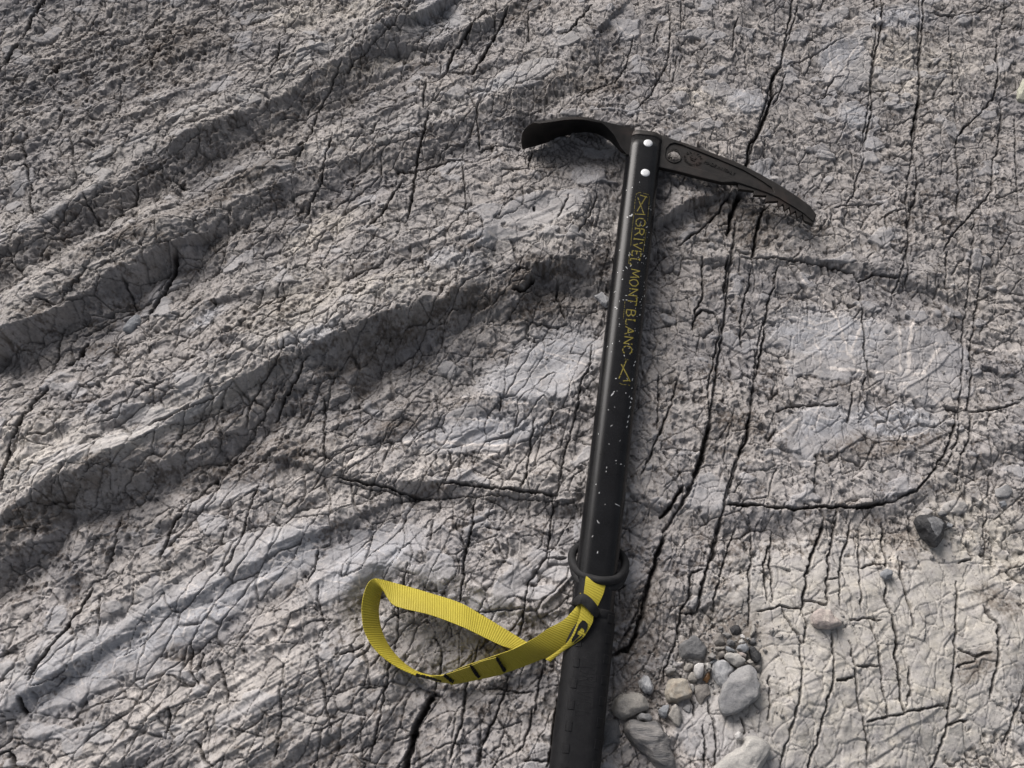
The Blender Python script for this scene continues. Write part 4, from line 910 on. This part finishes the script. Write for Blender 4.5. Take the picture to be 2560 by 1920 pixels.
# ------------------------------------------------------------------ loose stones
MS = dict(pale_top=mat_stone("pale_top_stone", (.12,.12,.122), (.26,.26,.265), 300, .5, bump=.9),
 grey=mat_stone("grey_limestone_stone", (.20,.20,.205), (.27,.265,.26)), pale=mat_stone("pale_limestone_stone", (.30,.29,.275), (.40,.385,.36)),
 veined=mat_stone("veined_grey_stone", (.24,.245,.255), (.32,.32,.325), vein=((.5,.5,.5), 45, .6)), dark=mat_stone("dark_slate_stone", (.11,.11,.112), (.17,.168,.168), bump=.7),
 black=mat_stone("black_stone", (.022,.022,.024), (.05,.05,.052), 150, .5, bump=.9), tan=mat_stone("tan_stone", (.24,.225,.205), (.33,.312,.285)),
 pink=mat_stone("pinkish_stone", (.30,.255,.235), (.38,.335,.31), vein=((.48,.43,.38), 30, .6)), brown=mat_stone("brown_grey_stone", (.15,.138,.125), (.22,.205,.19)),
 blue=mat_stone("blue_grey_stone", (.18,.188,.20), (.25,.258,.27)), white=mat_stone("whitish_stone", (.42,.41,.40), (.54,.52,.50)),
 rust=mat_stone("rust_stained_stone", (.24,.20,.155), (.40,.38,.335), 60), amber=mat_stone("amber_stone", (.09,.045,.018), (.19,.11,.05), 80, .3),
 moss=mat_stone("yellow_green_stone", (.30,.30,.24), (.38,.375,.31)), streak=mat_stone("dark_streaked_stone", (.09,.09,.094), (.27,.255,.24), 130, .6, bump=1.0, stretch=(.25, 1.3, 1)),
 mid=mat_stone("mid_grey_stone", (.16,.155,.15), (.23,.22,.21)))
def stone(name, label, mat, t, outline, hmm, seed, sink=.3, lift=0., facets=5, top=.6, nz=.06, patch=None):
    r_ = random.Random(seed); cxp = sum(p[0] for p in outline)/len(outline); cyp = sum(p[1] for p in outline)/len(outline)
    h = hmm/1000; g = Q(t, cxp, cyp, 0); rad0 = max((Q(t, *p, 0)-g).length for p in outline)
    zb = hz(g.x, g.y, rad0*.7); g = Q(t, cxp, cyp, zb); zb = hz(g.x, g.y, rad0*.7)+lift/1000-h*(sink+.22)*.55
    zm = zb+h*(.35+.1*sink); c = Q(t, cxp, cyp, zm); O = [Q(t, *p, zm)-c for p in outline]
    segs = [(O[i], O[(i+1) % len(O)]) for i in range(len(O))]
    def radius(a):
        dx_, dy_ = math.cos(a), math.sin(a); best = 0
        for p, q in segs:
            ex, ey = q.x-p.x, q.y-p.y; den = dx_*ey-dy_*ex
            if abs(den) < 1e-12: continue
            u = (p.x*ey-p.y*ex)/den; v = (p.x*dy_-p.y*dx_)/den
            if u > 0 and -1e-6 <= v <= 1+1e-6: best = max(best, u)
        return best or rad0*.5
    NA = 72; rr = [radius(2*math.pi*k/NA) for k in range(NA)]
    for _ in range(2): rr = [(rr[k-1]+2.2*rr[k]+rr[(k+1) % NA])/4.2 for k in range(NA)]
    bm = bmesh.new(); bmesh.ops.create_icosphere(bm, subdivisions=5 if rad0 > .009 else 4, radius=1)
    planes = []
    for k in range(facets+4):
        a = r_.uniform(0, 2*math.pi); e = r_.uniform(.15, 1.35)
        planes.append((Vector((math.cos(a)*math.cos(e), math.sin(a)*math.cos(e), math.sin(e))), r_.uniform(.56, .82)))
    ph = [r_.uniform(0, 50) for _ in range(6)]
    from mathutils import noise as mn
    for v in bm.verts:
        q = v.co.normalized()
        for n_, d_ in planes:
            dd = q.dot(n_)
            if dd > d_: q = q-n_*(dd-d_)*.92
        rho = math.hypot(q.x, q.y); a = math.atan2(q.y, q.x) % (2*math.pi); f = a/(2*math.pi)*NA; k = int(f) % NA; R0 = rr[k]*(1-f+int(f))+rr[(k+1) % NA]*(f-int(f))
        rh = min(rho, 1)**.78 if rho < 1 else rho
        zz = (abs(q.z)**top)*(1 if q.z > 0 else -1)
        w = Vector((math.cos(a)*rh*R0, math.sin(a)*rh*R0, zz*h*.5*(1.15 if zz > 0 else .8)))
        nn = mn.noise(w*160+Vector(ph[:3]))*.55+mn.noise(w*420+Vector(ph[3:]))*.3+abs(mn.noise(w*90+Vector(ph[:3])))*.5
        w += v.co.normalized()*nn*nz*min(rad0, .02)*1.4
        v.co = w
    me_ = bpy.data.meshes.new(name); bm.to_mesh(me_); bm.free(); me_.materials.append(MS[mat])
    me_.polygons.foreach_set("use_smooth", [True]*len(me_.polygons))
    if patch:                                  # paler grey on the upper faces inside the outline
        me_.materials.append(MS[patch[0]]); pg = [Q(t, *p, zm)-c for p in patch[1]]; idx = []
        for p in me_.polygons:
            x, y = p.center.x+mn.noise(p.center*500)*.0012, p.center.y+mn.noise(p.center*500+Vector((9,9,9)))*.0012; ins = False
            for k in range(len(pg)):
                a_, b_ = pg[k], pg[k-1]
                if (a_.y > y) != (b_.y > y) and x < (b_.x-a_.x)*(y-a_.y)/(b_.y-a_.y)+a_.x: ins = not ins
            idx.append(1 if ins and p.center.z > 0 else 0)
        me_.polygons.foreach_set("material_index", idx)
    o = bpy.data.objects.new(name, me_); COL.objects.link(o); o.location = (c.x, c.y, zb+h*.5)
    o["label"] = label; o["category"] = "pebble" if name == "pebble" else "stone"
    o["group"] = "loose stones lying on the bedrock"
    return o
STONES = [
 ("stone","largest smooth grey wedge stone of the cluster right of the grip","grey",'G',[(1870,405),(1950,460),(1958,560),(2000,630),(2035,690),(2010,765),(1880,840),(1780,902),(1690,893),(1612,860),(1602,740),(1648,600),(1720,500),(1800,440)],15,1,.2,3,4),
 ("stone","pale angular stone with fine white veins left of the largest grey stone","veined",'G',[(1560,388),(1650,372),(1762,450),(1745,490),(1690,540),(1650,640),(1600,600),(1550,540),(1537,470)],11,2,.2,1,6),
 ("stone","knobbly cream stone above the veined pale stone","pale",'H',[(1215,640),(1180,680),(1190,740),(1300,830),(1395,895),(1480,850),(1550,770),(1480,710),(1400,655),(1300,640)],9,3,.1,3,3),
 ("pebble","small pointed blue-grey shard above the knobbly cream stone","blue",'H',[(1205,525),(1240,520),(1300,560),(1370,610),(1350,645),(1240,630),(1208,590)],6,4,.1,3,4),
 ("pebble","rounded mauve-grey pebble above the cream stone","blue",'H',[(1365,580),(1430,500),(1550,480),(1602,560),(1590,605),(1500,645)],8,5,.1,3,3),
 ("pebble","pinkish-white pebble between the cream stone and dark glossy stone","pink",'H',[(1420,640),(1470,615),(1560,680),(1540,720),(1500,715),(1440,690)],5,6,.1,5,3),
 ("pebble","small cream triangle pebble at the top of the cluster","pale",'H',[(1420,450),(1440,402),(1490,398),(1560,455),(1500,470),(1440,480)],5,7,.1,5,4),
 ("pebble","small white oval pebble at the very top of the cluster","white",'H',[(1450,330),(1490,305),(1540,365),(1522,405),(1462,390)],5,8,.1,2,2),
 ("pebble","tiny round grey pebble right of the small white oval one","grey",'H',[(1550,390),(1580,358),(1620,390),(1602,428),(1560,428)],4,9,.1,2,2),
 ("stone","narrow upright tan chip standing against the crack above the cluster","tan",'H',[(1650,170),(1690,158),(1712,220),(1690,310),(1622,390),(1608,360),(1640,260)],7,10,.3,0,4),
 ("pebble","dark grey wedge below the narrow tan chip","dark",'H',[(1640,400),(1690,362),(1720,420),(1700,500),(1640,500),(1600,470)],5,11,.3,0,3),
 ("stone","dark glossy rounded stone on the cluster's right edge","black",'H',[(1590,530),(1700,520),(1780,600),(1820,700),(1800,800),(1700,825),(1630,720),(1600,640)],9,12,.3,0,5),
 ("pebble","brown-grey nub just above the largest grey stone's tip","tan",'H',[(1555,785),(1620,742),(1682,800),(1645,860),(1565,830)],6,13,.1,3,2),
 ("pebble","flat greenish-brown pebble right of the largest grey stone's tip","brown",'H',[(1650,880),(1780,830),(1825,870),(1780,975),(1720,960)],5,14,.3,0,3),
 ("stone","broad dark slab with pale upper edge left of the cluster","dark",'H',[(380,480),(470,410),(560,390),(650,337),(760,400),(885,485),(950,565),(860,765),(660,812),(450,762),(380,620)],10,15,.45,0,6),
 ("stone","blackish stone lying in the notch above the cluster","black",'H',[(1262,215),(1330,160),(1420,135),(1482,270),(1400,345),(1310,322)],5,16,.5,0,5),
 ("pebble","purple-grey rounded pebble right of the broad dark slab","mid",'H',[(880,700),(960,632),(1032,690),(1020,740),(930,770)],8,17,.2,1,4),
 ("pebble","dark blue chip beneath the purple-grey rounded pebble","blue",'H',[(930,800),(1000,735),(1065,765),(1045,800),(950,830)],5,18,.2,1,3),
 ("pebble","brown pebble between the purple-grey one and the cream stone","brown",'H',[(1060,650),(1120,592),(1202,602),(1190,700),(1100,740),(1060,710)],7,19,.2,1,3),
 ("pebble","flat dull pink oval pebble under the broad dark slab","tan",'H',[(470,870),(560,812),(655,830),(640,900),(530,975),(480,940)],6,20,.2,0,2),
 ("pebble","small mauve oval pebble above the rust-stained stone","mid",'H',[(160,960),(230,890),(330,885),(350,935),(260,1010),(172,1025)],6,21,.2,0,2),
 ("stone","bluish-white block with a shadowed side left of the veined stone","white",'H',[(665,860),(720,815),(815,822),(862,910),(825,1035),(720,1095),(662,1040),(650,950)],9,22,.1,2,6),
 ("pebble","tiny pale striped pebble leaning on the bluish-white block","pale",'H',[(820,822),(880,805),(952,850),(940,925),(870,935)],7,23,.1,4,3),
 ("pebble","tan pebble tucked under the bluish-white block","tan",'H',[(545,1060),(600,970),(650,985),(690,1085),(745,1090),(660,1170),(560,1130)],6,24,.2,0,3),
 ("stone","blocky light stone with a rust-orange stain","rust",'G',[(1120,575),(1160,532),(1230,538),(1305,545),(1340,640),(1365,702),(1315,752),(1230,775),(1120,770),(1108,660)],14,25,.2,2,7),
 ("pebble","thin pale sliver along the rust-stained stone's right side","pale",'H',[(590,1170),(625,1178),(668,1250),(645,1350),(610,1360)],6,26,.2,0,3),
 ("pebble","glossy amber-brown chip between the two pale blocks","amber",'H',[(865,990),(930,930),(925,1090),(880,1175),(835,1130),(800,1110)],4,27,.2,0,3),
 ("stone","pale blue-grey angular stone on its own right of the grip","veined",'G',[(857,560),(920,508),(965,500),(1020,610),(1015,675),(985,705),(920,668),(882,620)],10,28,.15,2,5),
 ("stone","broad flat tan-grey stone touching the grip's right side","tan",'G',[(618,730),(700,682),(860,672),(925,702),(978,800),(955,828),(880,852),(740,925),(655,890),(615,820)],9,29,.2,3,6),
 ("pebble","small grey nub between the broad tan stone and streaked rock","grey",'G',[(845,885),(900,845),(960,862),(1000,905),(980,935),(860,930)],7,30,.2,2,3),
 ("pebble","pale blue oval pebble beside the tan almond-shaped one","blue",'G',[(1052,835),(1100,787),(1160,780),(1152,860),(1110,922),(1068,905)],7,31,.15,2,2),
 ("pebble","tan almond-shaped pebble below the rust-stained stone","tan",'G',[(1165,795),(1210,775),(1262,810),(1272,900),(1245,985),(1200,970),(1142,885)],7,32,.15,2,3),
 ("stone","big dark streaked rock at the bottom edge near the grip","streak",'G',[(715,960),(800,915),(1000,928),(1080,950),(1140,1050),(1190,1200),(1270,1370),(1180,1480),(1020,1400),(900,1240),(760,1110),(700,1020)],20,33,.35,0,8),
 ("stone","dark grey block against the grip beside the streaked rock","dark",'G',[(540,930),(690,912),(715,1040),(705,1140),(600,1175),(515,1190),(520,1060)],9,34,.4,0,6),
 ("stone","big pale boulder at the bottom edge below the cluster","pale",'G',[(1850,1078),(1900,1052),(2010,1062),(2078,1125),(2072,1250),(2010,1400),(1950,1520),(1700,1560),(1520,1500),(1540,1360),(1700,1240)],19,35,.3,0,7),
 ("pebble","single round white pebble above the pale boulder","white",'G',[(1753,1060),(1785,1026),(1830,1052),(1828,1090),(1795,1115),(1762,1095)],6,36,.1,2,1),
 ("stone","rounded brownish cobble set in the rock below the amber chip","brown",'G',[(1385,620),(1430,585),(1510,595),(1530,680),(1480,760),(1440,830),(1395,760)],6,37,.6,0,3),
 ("stone","black triangular stone with a pale grey top at the far right","black",'R',[(1275,272),(1345,226),(1430,222),(1505,240),(1557,300),(1535,400),(1495,470),(1450,515),(1350,430),(1302,340)],13,38,.1,2,6),
 ("pebble","small dark round pebble on the black triangular stone's top right","dark",'R',[(1485,210),(1515,190),(1550,200),(1562,235),(1500,238)],5,39,.1,1,2),
 ("pebble","pale glinting chip right of the black triangular stone","veined",'R',[(1550,282),(1612,308),(1600,335),(1555,325)],4,40,.1,1,4),
 ("pebble","lone small blue-grey pebble on the smooth pale rock","blue",'R',[(1005,705),(1055,677),(1108,700),(1100,755),(1045,770),(1008,745)],7,41,.1,2,2),
 ("stone","flat pink teardrop stone lying alone on pale rock","pink",'R',[(413,1090),(440,1045),(490,1020),(580,1030),(660,1090),(725,1155),(600,1192),(485,1195),(425,1150)],9,42,.1,2,4),
 ("stone","flat grey stone near the right edge","grey",'T6',[(2025,1495),(2100,1470),(2140,1510),(2100,1558),(2030,1550)],5,43,.3,0,4),
 ("pebble","tiny blue chip under the flat grey stone at the right edge","blue",'T6',[(2050,1585),(2090,1562),(2098,1600),(2070,1622)],3,44,.2,0,4),
 ("stone","dark flat chip bedded in pale rock left of the adze","mid",'T2',[(228,925),(240,890),(300,862),(320,900),(310,932)],4,45,.5,0,4),
 ("stone","blue-grey block wedged under the large ledge at the left","blue",'T4',[(825,440),(880,370),(915,400),(902,450),(850,505),(790,485)],9,46,.3,0,5),
 ("pebble","yellow-green pebble cut by the right edge of the frame","moss",'T3',[(2168,580),(2212,500),(2245,540),(2235,640),(2200,668),(2165,640)],8,47,.2,0,2),
 ("stone","flat blue-grey flake touching the shaft's left side","veined",'T5',[(1630,262),(1690,225),(1737,270),(1722,340),(1690,320)],5,48,.3,0,5),
 ("stone","brown-grey cobble above the purple-grey rounded pebble","brown",'H',[(975,420),(1000,310),(1110,290),(1190,380),(1205,480),(1130,525),(1030,520)],6,49,.6,0,4),
 ("pebble","dark chip below the blackish stone in the notch","dark",'H',[(1215,430),(1260,405),(1340,430),(1390,465),(1345,535),(1230,500)],5,50,.3,0,5),
 ("pebble","mauve ledge chip left of the blackish stone","mid",'H',[(1130,310),(1200,285),(1290,300),(1320,345),(1235,392)],4,51,.4,0,5),
 ("pebble","pale little pebble in the seam under the rust-stained stone","grey",'G',[(1270,800),(1330,770),(1370,800),(1340,860),(1290,850)],4,52,.4,0,3),
 ("pebble","thin brown flake under the brown-grey cobble","tan",'H',[(1010,545),(1100,530),(1200,535),(1205,570),(1080,595),(1020,590)],4,53,.3,0,4),
]
for k in range(2, 7): TILE['T%d' % k] = TILE[k]
for nm, lab, mt, t, ol, h, seed, sink, lift, fac in STONES:
    stone(nm, lab, mt, t, ol, h, seed, sink, lift, fac, patch=('pale_top', [(1370,270),(1430,248),(1500,246),(1515,320),(1490,390),(1450,430),(1400,350)]) if seed == 38 else None)

# fine grit settled among the pebbles and in the cracks
V, Fc = [], []; gr = random.Random(3)
spots = [(1790,1640,110,70,150),(1660,1700,60,50,60),(1580,1790,40,50,30),(1800,1560,60,60,60),(2330,1335,50,40,20),(1880,1720,60,90,30),(2080,1560,60,30,14),(1250,1050,700,500,60),(2150,700,350,500,40)]
for x0, y0, sx, sy, n in spots:
    for _ in range(n):
        p = PR(x0+gr.gauss(0, 1)*sx, y0+gr.gauss(0, 1)*sy); rr = gr.uniform(.0005, .0015)*(1.0 if gr.random() < .85 else 1.6)
        if abs(p.x) > .5 or p.y > .4 or p.y < -.32: continue
        z = hz(p.x, p.y)+rr*.3; b = len(V)
        for dx_, dy_, dz_ in ((1,0,0),(-1,0,0),(0,1,0),(0,-1,0),(0,0,1),(0,0,-1),(.7,.7,.3),(-.6,.6,.4)):
            k = rr*gr.uniform(.7, 1.25); V.append(Vector((p.x+dx_*k, p.y+dy_*k, z+dz_*k*.8)))
        Fc += [(b,b+6,b+4),(b+6,b+2,b+4),(b+2,b+7,b+4),(b+7,b+1,b+4),(b+1,b+3,b+4),(b+3,b,b+4),(b+6,b,b+5),(b+2,b+6,b+5),(b+7,b+2,b+5),(b+1,b+7,b+5),(b+3,b+1,b+5),(b,b+3,b+5)]
g_ = mesh_obj("grit", V, Fc, MS['mid']); g_["kind"] = "stuff"; g_["label"] = "fine grey grit scattered between the pebbles and in the cracks"; g_["category"] = "grit"
